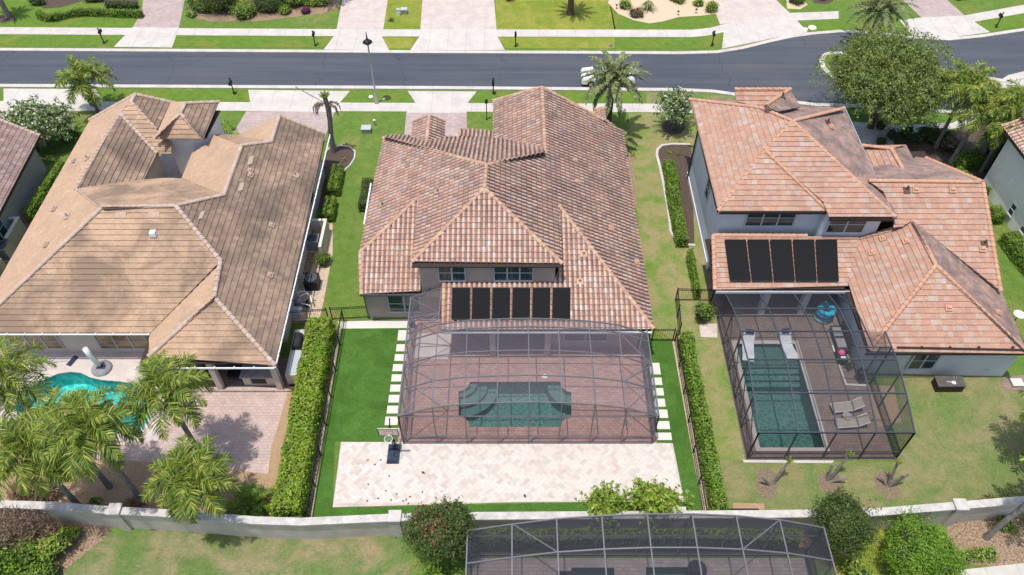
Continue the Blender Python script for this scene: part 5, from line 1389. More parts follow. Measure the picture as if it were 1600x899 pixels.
broad_tree('garden_shrub', (7.5, 18.75, 0), 'right, wider one of two leafy shrubs at the end of the travertine patio', 'shrub', 3.1, 1.6, .85, 1.35, 20, (.4, .66), 95, .21, 'leaf_bush', 38, .05, inner=.35, tips=50)
shrub((-3.9, 15.3, 0), 'bright yellow-green bush at the foot of the red-tinged round tree', .8, .9, 1.7, 'leaf_podocarpus', 40, .16)
shrub((17.6, 15.4, 0), 'dull green bush below the dark tree at the right cage corner', .7, .9, 1.4, 'leaf_bush', 41, .14)
shrub(B2(92, 862), 'leafy green bush against the outside of the wall at the bottom left', .95, .8, 1.5, 'leaf_bush', 42, .17)
shrub(B2(28, 905), 'bright green bush in the bottom left corner of the photo', 1.3, 1.0, 1.9, 'leaf_podocarpus', 43, .17)
shrub(B2(5, 862), 'dark green bush at the left photo edge below the dead brown one', 1.1, .9, 1.8, 'leaf_holly', 44, .16)
shrub(B2(118, 838), 'small leafy shrub at the foot of the dried brown bush, outside the wall', .6, .5, .9, 'leaf_bush', 46, .16)
shrub(B2(60, 868), 'green shrub in the middle of the bottom left planting', 1.0, .9, 1.6, 'leaf_hedge', 47, .16)
shrub(B2(78, 900), 'mid green bush just above the bottom left corner bush', .9, .9, 1.2, 'leaf_hedge', 45, .15)
# dead brown shrub leaning over the wall
def twiggy(loc, label, rx, ry, h, seed, n=620):
    r = np.random.default_rng(seed); root = empty('dead_shrub', loc, label, 'shrub'); b = MB()
    for i in range(n):
        d = nrm(r.normal(size=3)); d[2] = abs(d[2]); k = r.random()**.4
        c = np.array([d[0]*rx*k, d[1]*ry*k, .3+d[2]*h*k]); t = nrm(r.normal(size=3)+d*.6)*(.18+.25*r.random()); s = nrm(r.normal(size=3))*.05
        m_ = c+t*.5+nrm(r.normal(size=3))*.06
        b.tube([Vector(c-t*.5), Vector(m_), Vector(c+t+s)], [.014, .012, .004], 3, False)
    o = b.build('twigs', 'dead_leaf', None); o.parent = root
    P = np.array([[*(nrm(r.normal(size=3))*np.array([rx, ry, h])*r.random()**.4)] for _ in range(4200)]); P[:, 2] = np.abs(P[:, 2])+.2
    V, F = leaves(P, nrm(P), .2, r, .22, 1.2, 0); foliage('dry_leaves', root, V, F, 'leaf_brown')
    return root
twiggy(B2(40, 842), 'dried brown shrub covering the back wall at the left photo edge', 2.1, 1.5, 2.4, 50, 760)
twiggy(B2(60, 775), 'second dried brown shrub inside the wall, under the left palms', 1.5, .8, 1.2, 51, 400)
tuft(B2(210, 790), 'mound of dried brown fronds lying behind the wall near a grey palm trunk', .9, .35, 'dead_leaf', 52, 120, .05, flop=1.0)
tuft(B2(150, 786), 'small dark green plant behind the wall cap at bottom left', .45, .5, 'leaf_hedge', 53, 40, .1)
tuft(B2(172, 560+240), 'small leafy plant next to the first wall pier', .4, .5, 'leaf_podocarpus', 54, 40, .1)
# ------------------------------------------------------------------ palms
def pt(px, py, z): p = G(px, py, z); return (p.x, p.y, 0)
QP = 'queen palms in the left back garden'
palm('queen_palm', (-20.3, 19.65, 0), 'tall queen palm with leaning grey trunk in front of the turquoise pool', 7.9, 60, 2.9, 30, 62, .95, .042, group=QP)
palm('queen_palm', pt(255, 612, 7), 'queen palm spreading between the turquoise pool and the roofed pavilion', 7.0, 61, 2.9, 28, 62, .95, .042, group=QP)
palm('queen_palm', pt(298, 746, 5), 'queen palm hanging over the back wall, lowest right of its cluster', 5.0, 62, 2.7, 30, 62, .95, .042, group=QP)
palm('queen_palm', pt(5, 590, 6.5), 'queen palm cut by the left photo edge beside the pool', 6.5, 63, 3.0, 25, 62, .95, .042, group=QP)
palm('queen_palm', pt(35, 695, 7.2), 'queen palm at the lower left, above the dried brown shrub', 6.8, 64, 2.8, 28, 62, .95, .042, group=QP, dead=5)
palm('queen_palm', pt(95, 668, 6.4), 'queen palm crowded between its neighbours in the middle of the left cluster', 6.4, 65, 2.8, 26, 62, .95, .042, group=QP, dead=4)
palm('areca_palm', B2(394, 796), 'low bushy palm right of the wall-hanging queen palm', .6, 66, 1.75, 30, 34, .45, .04, 1.6, lm='leaf_hedge', tr=.1)
palm('palm_tree', (-34.6, 54.6, 0), 'green palm standing behind the pale flowering tree at the upper left', 3.4, 67, 2.9, 24, 54, .85, .055, 1.6, lm='leaf_queen')
palm('date_palm', (7.75, 51.8, 0), 'stout date palm with arching silvery fronds in front of the white car', 5.3, 68, 3.3, 36, 52, .5, .085, 1.35, .2, .3, lm='leaf_date', bark='brown_bark', tr=.24, boots=True, elev=(1.4, -.55))
palm('date_palm', (32.5, 64.3, 0), 'date palm on the far verge above the round oak-like tree', 3.9, 69, 3.5, 34, 52, .55, .07, 1.3, .25, .25, lm='leaf_date', bark='brown_bark', tr=.2, boots=True, elev=(1.3, -.4))
palm('date_palm', (8.4, 50.0, 0), 'small low palm tucked under the stout date palm', .5, 70, 1.7, 14, 30, .34, .06, 1.1, .2, .2, lm='leaf_date', tr=.15, elev=(1.0, .1))
palm('queen_palm', pt(1512, 132, 6), 'green palm between the oak-like tree and the right photo edge', 6.0, 71, 3.2, 29, 44, .92, .05, group='palms at the upper right')
palm('queen_palm', (34.4, 48.2, 0), 'yellowish palm with pale grey trunk beside the bright hedge', 5.4, 72, 3.0, 27, 44, .92, .05, group='palms at the upper right', lean=(.7, .3))
palm('queen_palm', (36.35, 47.1, 0), 'palm in front of the stone porch with one drooping yellow frond', 5.0, 73, 3.0, 26, 44, .92, .05, group='palms at the upper right', dead=1)
palm('queen_palm', pt(1598, 165, 6), 'palm cut by the right photo edge above the stone porch', 6.0, 74, 3.0, 26, 44, .92, .05, group='palms at the upper right')
palm('queen_palm', (25.33, 17.63, 0), 'leaning grey palm trunk at the lower right with its crown beyond the photo', 6.2, 75, 2.5, 20, 36, .65, .045, lean=(1.3, .6))
palm('queen_palm', pt(1675, 640, 5), 'palm frond tips reaching in from the right photo edge over the lawn', 5.0, 76, 2.9, 25, 44, .92, .05)
palm('queen_palm', (28.3, 19.2, 0), 'palm beside the wall at the right photo edge', 4.2, 77, 2.1, 18, 36, .6, .045)
palm('date_palm', B2(891, 22), 'thick dark palm trunk in the far lawn, crown above the photo', 4.0, 78, 2.3, 26, 34, .4, .05, 1.3, lm='leaf_date', bark='brown_bark', tr=.3)
palm('date_palm', B2(514, 6), 'far palm throwing a spiky shadow beside the second far driveway', 3.2, 79, 2.0, 20, 30, .4, .05, 1.3, lm='leaf_date')
palm('date_palm', B2(14, 26), 'grey palm trunk in a mulch circle at the top left corner', 4.0, 80, 2.0, 20, 30, .4, .05, 1.3, lm='leaf_date', bark='palm_bark', tr=.25)
palm('date_palm', B2(660, -12), 'far palm above the small utility boxes, only its shadow and fringe in view', 3.0, 81, 2.0, 20, 30, .4, .05, 1.3, lm='leaf_date')
# dead palm with hanging fronds
dp = empty('dead_palm', (-14.2, 49.55, 0), 'dying palm with brown drooping fronds in the round bed beside the left house', 'palm tree')
b = MB(); b.tube([(0, 0, 0), (.05, 0, 1.5), (.22, .05, 3), (.3, .05, 4.2), (.22, 0, 5.1)], [.27, .2, .19, .22, .17], 9); o = b.build('trunk', 'palm_bark', None); o.parent = dp
r = np.random.default_rng(5)
V, F, rc = frond_set(r, [(3.4, .5, .85), (3.1, .1, .9), (3.7, .3, .7), (.2, .4, .8), (-.3, .2, .75)], 2.1, 40, .34, .06, 3.6, .3, 0); foliage('dead_fronds', dp, V+np.array([.22, 0, 4.6]), F, 'dead_leaf')
rc.v = [tuple(Vector(v)+Vector((.22, 0, 4.6))) for v in rc.v]; o = rc.build('frond_stalks', 'palm_bark', None); o.parent = dp
V, F, rc = frond_set(r, [(i*.8, 1.2, .6) for i in range(11)], 1.3, 22, .3, .05, .9, .3, .2); foliage('crown', dp, V+np.array([.22, 0, 4.9]), F, 'leaf_queen')
b = MB(); b.bar((.22, 0, 4.6), (-2.0, .7, 5.6), .04); o = b.build('bare_frond_stalk', 'palm_bark', None); o.parent = dp
# cut-back trunk clumps below the right enclosure
for k, (bx, by, tops, lb) in enumerate(((1205, 758, [((1190, 745), 1.0, None), ((1232, 722), 2.0, 'y')], 'left cluster of bare cut palm stems below the right cage'),
                                     ((1293, 752, [((1300, 728), 1.3, None), ((1326, 712), 2.3, 'g'), ((1322, 748), .8, None)], 'middle cluster of bare palm stems with a green tuft below the right cage')),
                                     (1388, 760, [((1402, 722), 2.2, 'w'), ((1412, 745), 1.5, None), ((1420, 742), 1.6, None), ((1374, 745), .7, None)], 'right cluster of bare cut palm stems below the cage corner')) if False else (
        (1205, 758, [((1190, 745), .9, 0), ((1232, 722), 1.7, 1)], 'left cluster of bare cut palm stems below the right cage'),
        (1293, 752, [((1300, 726), 1.2, 0), ((1326, 712), 2.0, 1), ((1324, 748), .6, 0)], 'middle cluster of bare palm stems with a green tuft below the right cage'),
        (1388, 760, [((1402, 724), 1.9, 1), ((1412, 743), 1.2, 0), ((1420, 741), 1.3, 0), ((1374, 742), .6, 0)], 'right cluster of bare cut palm stems below the cage corner'))):
    b0 = G(bx, by); root = empty('cut_palm_stems', b0, lb, 'tree stumps', 'cut palm clumps on the right back lawn')
    for (tp, z, tf) in tops:
        q = G(*tp, z)-b0; b = MB(); s = Vector((q.x*.15, q.y*.15, 0))
        b.tube([s, s.lerp(q, .55)+Vector((0, 0, .05)), q], [.09, .075, .055], 7); o = b.build('stem', 'palm_bark', None); o.parent = root
        if tf:
            V, F, rc = frond_set(np.random.default_rng(k), [(i*1.1, 1.1, .5) for i in range(6)], .8, 12, .18, .05, .9, .3, .2); foliage('leaf_tuft', root, V+np.array(q), F, 'leaf_queen')
# ------------------------------------------------------------------ far and small planting
i = 0
for (x, y, rx, h, lm, lb) in ((318, 12, 2.0, 1.9, 'leaf_hedge', 'green shrub at the left end of the far planted bed'), (352, 8, 2.8, 3.0, 'leaf_holly', 'large dark shrub mass in the far planted bed'), (385, 24, 1.7, 1.4, 'leaf_bush', 'low green shrub in front of the large dark one in the far bed'),
        (425, 10, 2.1, 2.2, 'leaf_holly', 'dark shrub in the middle of the far planted bed'), (448, 20, .8, .8, 'leaf_bush', 'small light green shrub near the front of the far bed'), (478, 20, .7, .7, 'purple_leaf', 'small purple leaved shrub in the far bed'), (466, 4, 1.8, 1.8, 'leaf_hedge', 'green shrub behind the purple one'),
        (300, 26, .6, .5, 'leaf_bush', 'tiny shrub at the left front tip of the far bed'), (500, 6, 1.6, 1.1, 'leaf_bush', 'shrub at the right end of the far planted bed'),
        (790, -4, 1.2, .8, 'leaf_red', 'reddish shrub at the top edge left of the thick palm trunk'), (975, 12, .8, .8, 'leaf_bush', 'yellowish shrub at the left of the sandy far bed'), (992, 26, .9, .7, 'leaf_red', 'brownish low shrub at the front of the sandy far bed'),
        (1058, 2, .9, .8, 'leaf_bush', 'yellow-green shrub at the back of the sandy far bed'), (1092, 8, .7, .7, 'leaf_bush', 'small light shrub in the sandy bed near the wide far driveway'), (1112, 16, .9, .9, 'leaf_bush', 'shrub at the right tip of the sandy far bed'),
        (1243, 4, .9, .8, 'leaf_holly', 'round dark shrub in a small sandy bed beside the wide far driveway'), (1284, -2, .8, .6, 'leaf_holly', 'small shrub in the round mulch circle at the top right'), (1497, -2, .7, .6, 'leaf_red', 'small reddish shrub at the top right beside the fifth far driveway'),
        (150, 1, 1.0, 1.0, 'leaf_hedge', 'shrub at the top edge behind the far curved hedge'), (60, 6, .9, 1.0, 'leaf_holly', 'dark shrub at the left end of the far curved hedge'), (245, -8, 1.2, 1.4, 'leaf_holly', 'dark shrub at the top edge beside the first far driveway'),
        (1310, 98, .8, .6, 'leaf_hedge', 'small shrub on the nose of the road island'), (988, 244, .35, .4, 'leaf_bush', 'tiny pale shrub at the right eave of the middle house'), (986, 232, .4, .45, 'leaf_bush', 'second tiny pale shrub near the right eave of the middle house'),
        (1480, 232, 1.1, 1.0, 'leaf_brown', 'brownish shrub under the yellowish palm'), (1460, 222, 1.3, 1.2, 'leaf_dark', 'dark shrub behind the lower roof of the blue house'), (1395, 218, 2.6, .9, 'leaf_dark', 'dark low planting in the shade of the oak-like tree'),
        (538, 250, .22, .25, 'leaf_bush', 'tiny plant in the round bed of the dying palm'), (1045, 240, .28, .3, 'leaf_bush', 'tiny plant at the top of the curved bed'), (1060, 242, .34, .35, 'leaf_hedge', 'small plant at the top right of the curved bed'), (1052, 202, .3, .3, 'leaf_hedge', 'small plant at the foot of the white flowering tree'),
        (28, 338, .6, .8, 'leaf_podocarpus', 'leafy light shrub at the near end of the hedge beside the left-edge house'), (1565, 822, .55, .8, 'leaf_hedge', 'green shrub beside the leaning grey palm trunk'), (1580, 832, .4, .5, 'leaf_podocarpus', 'small shrub just right of the leaning trunk foot'), (1598, 815, .5, .8, 'leaf_hedge', 'shrub at the right photo edge below the wall'),
        (50, 240, .9, 1.3, 'leaf_hedge', 'dark green shrub below the pale flowering tree'), (110, 215, 1.0, 1.0, 'leaf_hedge', 'bright green shrub between the flowering tree and the tan roof')):
    i += 1; shrub(B2(x, y), lb, rx, rx*.9, h, lm, 100+i, .14 if rx > .5 else .1, 70, core='core_green' if rx > .5 else None)
tuft(B2(1012, 16), 'spiky green agave-like plant in the sandy far bed', 1.1, 1.0, 'leaf_date', 90, 60, .1)
tuft(B2(612, 33), 'small dark spiky plant on the far yellowish lawn', .4, .35, 'leaf_holly', 91, 40, .05)
tuft(B2(354, 205), 'arching green grass clump beside the left house driveway', 1.0, 1.1, 'leaf_hedge', 92, 120, .06)
tuft(B2(370, 214), 'smaller green clump at the corner of the left house driveway', .5, .5, 'leaf_bush', 93, 60, .06)
tuft(B2(1440, 212), 'clump of palm-like leaves in the shade right of the oak-like tree', .9, .9, 'leaf_dark', 94, 70, .07)
# ------------------------------------------------------------------ street things
def mailbox(label, px, py, mirror=False, lean=0):
    p = G(px, py); root = empty('mailbox', p, label, 'mailbox', 'black post mailboxes along the street')
    return root
mproto = None
MBX = [(163, 68, 'mailbox on the far verge nearest the upper left corner'), (493, 72, 'mailbox on the far verge left of the tall street lamp'), (805.5, 73, 'mailbox on the far verge above the middle house roof'), (1112, 72, 'mailbox on the far verge where the road starts to bend'),
       (1556, 43, 'mailbox on the far verge at the upper right corner'), (366, 146, 'mailbox on the near verge above the left house'), (771, 146, 'mailbox on the near verge above the middle house')]
for k, (x, y, lb) in enumerate(MBX):
    p = G(x, y); p.z = 0
    if k == 0:
        root = empty('mailbox', p, lb, 'mailbox', 'black post mailboxes along the street'); mproto = root
        b = MB(); b.tube([(0, 0, 0), (0, 0, 1.45)], .05, 8); b.lathe((0, 0, 0), [(.13, 0), (.12, .08), (.06, .14)], 10); b.lathe((0, 0, 1.45), [(.06, 0), (.08, .04), (.02, .13)], 8); b.bar((0, .05, .78), (0, .28, 1.0), .04); o = b.build('post', 'black_metal', None); o.parent = root
        b = MB(); b.obox((0, .14, 1.1), (.2, .5, .16))
        pts = [(.1*math.cos(a), .1*math.sin(a)) for a in [PI*q/8 for q in range(9)]]
        for i in range(8):
            (x0, z0), (x1, z1) = pts[i], pts[i+1]; b.quad((x0, -.11, 1.18+z0), (x1, -.11, 1.18+z1), (x1, .39, 1.18+z1), (x0, .39, 1.18+z0))
        o = b.build('letter_box', 'black_metal', None); o.parent = root
        b = MB(); b.obox((.12, .1, 1.22), (.015, .03, .16)); o = b.build('flag', 'black_metal', None); o.parent = root
    else: dup(mproto, p, PI if y > 100 else 0, 1.0, lb)
sl_ = empty('street_lamp', (-11.46, 55.93, 0), 'tall grey street lamp with a saucer lantern on the near verge', 'street lamp')
b = MB(); b.lathe((0, 0, 0), [(.2, 0), (.2, .12), (.13, .2), (.11, 1.0), (.075, 1.1), (.06, 5.6), (.05, 5.75)], 12); b.build('post', 'trim_gray', sl_, world=False) if False else None
o = link('post', b.mesh('post', True), 'pale_metal', sl_, False)
b = MB(); b.lathe((0, 0, 5.7), [(.06, 0), (.34, .06), (.40, .12), (.22, .28), (.10, .34), (.05, .6), (.03, 1.0)], 14); o = link('lantern_hood', b.mesh('h', True), 'dark_plastic', sl_, False)
b = MB(); b.lathe((0, 0, 5.55), [(.10, 0), (.17, .08), (.16, .16)], 12); link('lantern_glass', b.mesh('g', True), 'lamp_glass', sl_, False)
gl_ = empty('garden_lamp', (-2.09, 53.66, 0), 'slim black garden lamp post on the lawn above the middle house', 'lamp post')
b = MB(); b.lathe((0, 0, 0), [(.09, 0), (.05, .1), (.035, .2), (.035, 1.6)], 8); link('post', b.mesh('p'), 'black_metal', gl_, False)
b = MB(); b.lathe((0, 0, 1.6), [(.05, 0), (.12, .05), (.14, .3), (.03, .42)], 8); link('lantern', b.mesh('p'), 'dark_plastic', gl_, False)
def small(name, label, cat, loc, parts, group=None):
    root = empty(name, loc, label, cat, group)
    for nm, mat_, fn in parts:
        b = MB(); fn(b); link(nm, b.mesh(nm), mat_, root, False)
    return root
small('utility_box', 'grey-green utility box in the lawn between the left and middle houses', 'utility box', B2(573, 206), [('box', 'galvanised', lambda b: b.obox((0, 0, .2), (.75, .6, .4), None, .92)), ('lid', 'trim_gray', lambda b: b.obox((0, 0, .42), (.78, .63, .05)))])
small('pipe_marker', 'white capped pipe standing in the lawn above the utility box', 'pipe', B2(586, 196), [('pipe', 'pale_metal', lambda b: b.tube([(0, 0, 0), (0, 0, .45)], .06, 8)), ('cap', 'white_plastic', lambda b: b.lathe((0, 0, .45), [(.1, 0), (.11, .08), (.04, .14)], 10))])
small('valve_cover', 'white round valve cover left of the street lamp foot', 'valve cover', B2(579.5, 152), [('cover', 'white_plastic', lambda b: b.lathe((0, 0, 0), [(.2, 0), (.18, .07), (.05, .09)], 12))])
small('valve_cover', 'white round valve cover right of the street lamp foot', 'valve cover', B2(600, 155.5), [('cover', 'white_plastic', lambda b: b.lathe((0, 0, 0), [(.15, 0), (.13, .07), (.05, .09)], 12))])
small('meter_box', 'white meter box on the far lawn between two far driveways', 'utility box', B2(623, 24), [('box', 'white_plastic', lambda b: b.obox((0, 0, .3), (.32, .25, .6))), ('lid', 'trim_gray', lambda b: b.obox((0, 0, .62), (.35, .28, .05)))])
small('meter_box', 'grey-green meter box just right of the white one on the far lawn', 'utility box', B2(632, 21), [('box', 'galvanised', lambda b: b.obox((0, 0, .22), (.6, .5, .44))), ('lid', 'trim_gray', lambda b: b.obox((0, 0, .46), (.63, .53, .05)))])
small('hydrant_cover', 'small hydrant-like fitting on the far verge behind the stout date palm', 'hydrant', B2(954, 74), [('body', 'pale_metal', lambda b: b.lathe((0, 0, 0), [(.16, 0), (.12, .1), (.12, .35), (.05, .45)], 10)), ('cap', 'galvanised', lambda b: b.lathe((0, 0, .45), [(.07, 0), (.03, .06)], 8))])
small('utility_cover', 'white oval utility cover on the verge above the road island', 'utility cover', B2(1269, 44), [('cover', 'white_plastic', lambda b: b.lathe((0, 0, 0), [(.4, 0), (.36, .08), (.1, .12)], 12))])
small('utility_cover', 'small white cover on the verge beside the wide far driveway', 'utility cover', B2(1258, 46.5), [('cover', 'white_plastic', lambda b: b.lathe((0, 0, 0), [(.25, 0), (.2, .1), (.05, .12)], 12))])
# white car half hidden by the date palm
p = G(951, 138); cr_ = empty('parked_car', (8.3, 59.0, 0), 'white car parked on the road behind the stout date palm', 'car')
b = MB(); sec = [(-2.3, .35, .62, .78), (-2.2, .3, .85, .86), (-1.2, .28, .98, .9), (-.75, .28, 1.0, .9), (1.3, .28, 1.02, .9), (2.15, .3, .95, .87), (2.3, .38, .7, .8)]
n0 = []
for (x, z0, z1, hw) in sec: n0.append(len(b.v)); b.v += [(x, -hw, z0), (x, -hw, z1*.8), (x, -hw*.9, z1), (x, hw*.9, z1), (x, hw, z1*.8), (x, hw, z0)]
for i in range(len(sec)-1):
    for k in range(6): k2 = (k+1) % 6; b.f.append((n0[i]+k, n0[i+1]+k, n0[i+1]+k2, n0[i]+k2)); b.mi.append(0)
b.f.append(tuple(n0[0]+k for k in range(6))); b.f.append(tuple(n0[-1]+k for k in range(6))[::-1]); b.mi += [0, 0]
link('body', b.mesh('body'), 'car_paint', cr_, False)
b = MB(); prof = [(-1.25, .98, .82), (-.55, 1.42, .68), (.95, 1.45, .68), (1.75, 1.0, .8)]
n0 = []
for (x, z, hw) in prof: n0.append(len(b.v)); b.v += [(x, -hw, z), (x, hw, z)]
for i in range(3): b.f.append((n0[i], n0[i+1], n0[i+1]+1, n0[i]+1)); b.mi.append(0)
b.f.append(tuple(n for n in n0)[::-1]); b.f.append(tuple(n+1 for n in n0)); b.mi += [0, 0]
link('windows', b.mesh('w'), 'glass_dark', cr_, False)
b = MB(); b.obox((.2, 0, 1.455), (1.5, 1.3, .04)); link('roof', b.mesh('r'), 'car_paint', cr_, False)
for x in (-1.45, 1.4):
    for y in (-.86, .86):
        b = MB(); b.tube([(x, y-.1, .33), (x, y+.1, .33)], .33, 16); w_ = link('wheel', b.mesh('t'), 'tyre', cr_, False); b = MB(); b.tube([(x, y-.11, .33), (x, y+.11, .33)], .2, 12); link('rim', b.mesh('t'), 'pale_metal', w_, False)
for y in (-.6, .6): 
    b = MB(); b.obox((-2.27, y, .66), (.08, .3, .12)); link('headlight', b.mesh('h'), 'lamp_glass', cr_, False)

# ------------------------------------------------------------------ fences
def fence(label, pts, h=1.25, m='black_metal', gap=.14, cat='fence', name='metal_fence'):
    P = [Vector((*p, 0)) for p in pts]; root = empty(name, P[0], label, cat); O = P[0]
    for i in range(len(P)-1):
        a, c = P[i]-O, P[i+1]-O; L = (c-a).length; n = max(2, int(L/gap)); b = MB()
        for k in range(1, n): q = a.lerp(c, k/n); b.bar(q+Vector((0, 0, .08)), q+Vector((0, 0, h-.04)), .013)
        for z in (.12, h-.18, h-.04): b.bar(a+Vector((0, 0, z)), c+Vector((0, 0, z)), .03, .035)
        link('picket_panel', b.mesh('p'), m, root, False)
        m_ = max(1, round(L/1.9))
        for k in range(m_+(1 if i == len(P)-2 else 0)): q = a.lerp(c, k/m_); b = MB(); b.obox(q+Vector((0, 0, h/2+.03)), (.065, .065, h+.06)); link('post', b.mesh('p'), m, root, False)
    return root
fence('black picket fence between the left house wall and the broad hedge', [(-14.55, 32.2), (-12.0, 32.4)])
fence('black picket fence from the broad hedge to the middle house corner', [(-11.76, 32.47), (-9.42, 32.63)])
fence('black picket fence running down the left side of the green turf', [(-10.98, 32.3), (-10.98, 18.6)], 1.2)
fence('short black picket fence at the right corner of the middle house', [(8.96, 30.74), (10.3, 30.74)])
fence('black picket fence bending round the slab by the tall shrub at the blue house', [(10.75, 31.2), (10.93, 34.11), (13.3, 34.05)])
fence('black picket fence running down the right side of the green turf', [(10.42, 30.7), (10.42, 18.7)], 1.1)
# ------------------------------------------------------------------ stepping slabs
sp = None; g_ = 'pale stepping slabs beside the middle cage'
L_ = [(517, 533, 622, 639), (539, 550, 619.5, 637), (554.5, 565, 617, 635.5), (570, 581, 614, 632), (586, 597, 612, 630), (602, 613, 610, 628), (618, 630, 607.5, 626), (635, 647, 605, 624), (652, 665, 602, 622), (670, 682, 600, 623)]
for k, (y0, y1, x0, x1) in enumerate(L_):
    a = G(x0, (y0+y1)/2); c = G(x1, (y0+y1)/2); t_, bt = G(x0, y0), G(x0, y1)
    root = small('stepping_slab', ORD[k]+' slab from the top in the row left of the middle cage', 'paving slab', ((a.x+c.x)/2, a.y, 0), [('slab', 'slab_paint', lambda b: b.obox((0, 0, .03), (c.x-a.x, t_.y-bt.y, .07)))], g_)
R2 = [(568, 586, 1015, 1031), (591, 602.5, 1018, 1034), (607.5, 619, 1020, 1036.5), (624, 636.5, 1022, 1039), (641, 654, 1024.5, 1043), (659, 671.5, 1026, 1046), (677, 688.5, 1025, 1049)]
for k, (y0, y1, x0, x1) in enumerate(R2):
    a = G(x0, (y0+y1)/2); c = G(x1, (y0+y1)/2); t_, bt = G(x0, y0), G(x0, y1)
    small('stepping_slab', ORD[k]+' slab from the top in the row right of the middle cage', 'paving slab', ((a.x+c.x)/2, a.y, 0), [('slab', 'slab_paint', lambda b: b.obox((0, 0, .03), (c.x-a.x, t_.y-bt.y, .07)))], g_)
# ------------------------------------------------------------------ services beside the left house
eq = empty('utility_enclosure', G(500, 375), 'white roofless wall enclosure round a condenser on the left house side', 'enclosure')
W = [G(482, 345, 1.25), G(513, 345, 1.25), G(513, 345, 1.25), G(505, 384, 1.25)]
o0 = Vector(wloc(eq))
xa, xb, ya, yb = -14.3, G(511, 342, 1.3).x, G(511, 342, 1.3).y, G(504, 386, 1.3).y
for (x0, x1, y0, y1) in ((xa, xb-.201, ya-.2, ya), (xb-.2, xb, yb, ya)):
    b = MB(); b.box(x0, x1, y0, y1, 0, 1.25); b.build('wall_panel', 'wall_cream', eq); b = MB(); b.box(x0, x1+.003, y0-.01, y1+.01, 1.25, 1.3); b.build('coping', 'slab_paint', eq)
def condenser(label, loc, m='galvanised', s=.9, h=.85):
    return small('air_conditioner', label, 'air conditioner', loc, [('housing', m, lambda b: (b.obox((0, 0, h/2+.06), (s, s, h)), [b.obox((0, sy*(s/2+.004), .15+h*k/9), (s*.96, .012, .03)) for k in range(9) for sy in (-1, 1)])), ('base_pad', 'concrete', lambda b: b.obox((0, 0, .03), (s+.25, s+.25, .06))),
        ('fan_grille', 'dark_plastic', lambda b: (b.lathe((0, 0, h+.06), [(s*.42, 0), (s*.42, .015), (s*.1, .03), (s*.02, .06)], 20))), ('fan_guard', 'trim_gray', lambda b: [b.tube([(math.cos(a)*r1, math.sin(a)*r1, h+.12) for a in [2*PI*q/20 for q in range(21)]], .008, 4, False) for r1 in (s*.14, s*.24, s*.34, s*.42)])], 'condensers outside the houses')
condenser('grey condenser inside the white wall enclosure', G(491, 386)); condenser('black condenser standing on pebbles below the round shrub', G(490, 448), 'dark_plastic')
pe = empty('pool_pump_set', G(470, 478), 'tangle of white pipes and grey tanks of pool equipment beside the left house', 'pool equipment')
b = MB(); b.lathe((0, 0, 0), [(.26, 0), (.26, .6), (.18, .72), (.05, .78)], 12); link('filter_tank', b.mesh('f'), 'galvanised', pe, False)
b = MB(); b.obox((-.05, -.75, .25), (.6, .5, .5)); link('heater', b.mesh('f'), 'white_plastic', pe, False)
b = MB(); b.tube([(.5, .2, .3), (.5, -.3, .3)], .13, 8); link('pump', b.mesh('f'), 'dark_plastic', pe, False)
for k, pts in enumerate(([(0, .3, .2), (.7, .3, .2), (.7, .3, .6), (.9, -.2, .6)], [(.1, .1, .85), (.5, .4, .85), (.9, .4, .3)], [(.2, -.2, .5), (.8, -.4, .5), (.8, -.5, .1)], [(-.1, .45, .1), (-.1, .45, .9), (.4, .5, .9)])):
    b = MB(); b.tube(pts, .045, 6); link('pipe', b.mesh('f'), 'white_plastic', pe, False)
small('wall_box', 'white electrical box on the ground near the black picket fence', 'utility box', G(463, 492), [('box', 'white_plastic', lambda b: b.obox((0, 0, .3), (.5, .35, .6))), ('lid', 'trim_gray', lambda b: b.obox((0, 0, .62), (.53, .38, .04)))])
# left photo edge: condensers and a low wall between the houses
lw = empty('utility_enclosure', G(20, 385), 'white capped low wall enclosure beside the left-edge house', 'enclosure')
p0, p1, p2 = G(-10, 339, 1.3), G(30, 339, 1.3), G(38, 372, 1.3)
b = MB(); b.box(p0.x, p1.x-.22, p1.y-.2, p1.y, 0, 1.25); b.build('wall_panel', 'wall_left_gray', lw); b = MB(); b.box(p0.x, p1.x-.22, p1.y-.22, p1.y+.02, 1.25, 1.31); b.build('coping', 'slab_paint', lw)
b = MB(); b.box(p1.x-.2, p1.x, p2.y, p1.y, 0, 1.25); b.build('wall_panel', 'wall_left_gray', lw); b = MB(); b.box(p1.x-.22, p1.x+.02, p2.y, p1.y+.02, 1.25, 1.31); b.build('coping', 'slab_paint', lw)
condenser('light grey condenser below the low wall at the left photo edge', G(12, 400), 'galvanised', 1.0, 1.0); condenser('blue-grey condenser cut by the left photo edge', G(-2, 428), 'galvanised', 1.0, 1.0)
# ------------------------------------------------------------------ left terrace
um = empty('parasol', G(160, 577), 'closed white parasol leaning over its dark round base by the turquoise pool', 'parasol')
b = MB(); b.lathe((0, 0, 0), [(.62, 0), (.62, .12), (.5, .2), (.12, .24)], 20); link('base', b.mesh('b', True), 'grey_fabric', um, False)
b = MB(); b.obox((.02, .0, .25), (.5, .28, .1)); link('counterweight', b.mesh('b'), 'blue_plastic', um, False)
tp = GY(128, 538, G(160, 577).y+.05)-G(160, 577)
b = MB(); b.tube([(0, 0, .2), (tp.x*.1, 0, .5), (tp.x*.2, 0, .8)], .05, 8); link('pole', b.mesh('b'), 'trim_gray', um, False)
b = MB(); b.tube([(tp.x*.12, 0, .45), (tp.x*.3, 0, .9), (tp.x*.7, 0, 1.6), (tp.x, tp.y, 2.1)], [.13, .17, .17, .16], 10); link('folded_canopy', b.mesh('b', True), 'white_plastic', um, False)
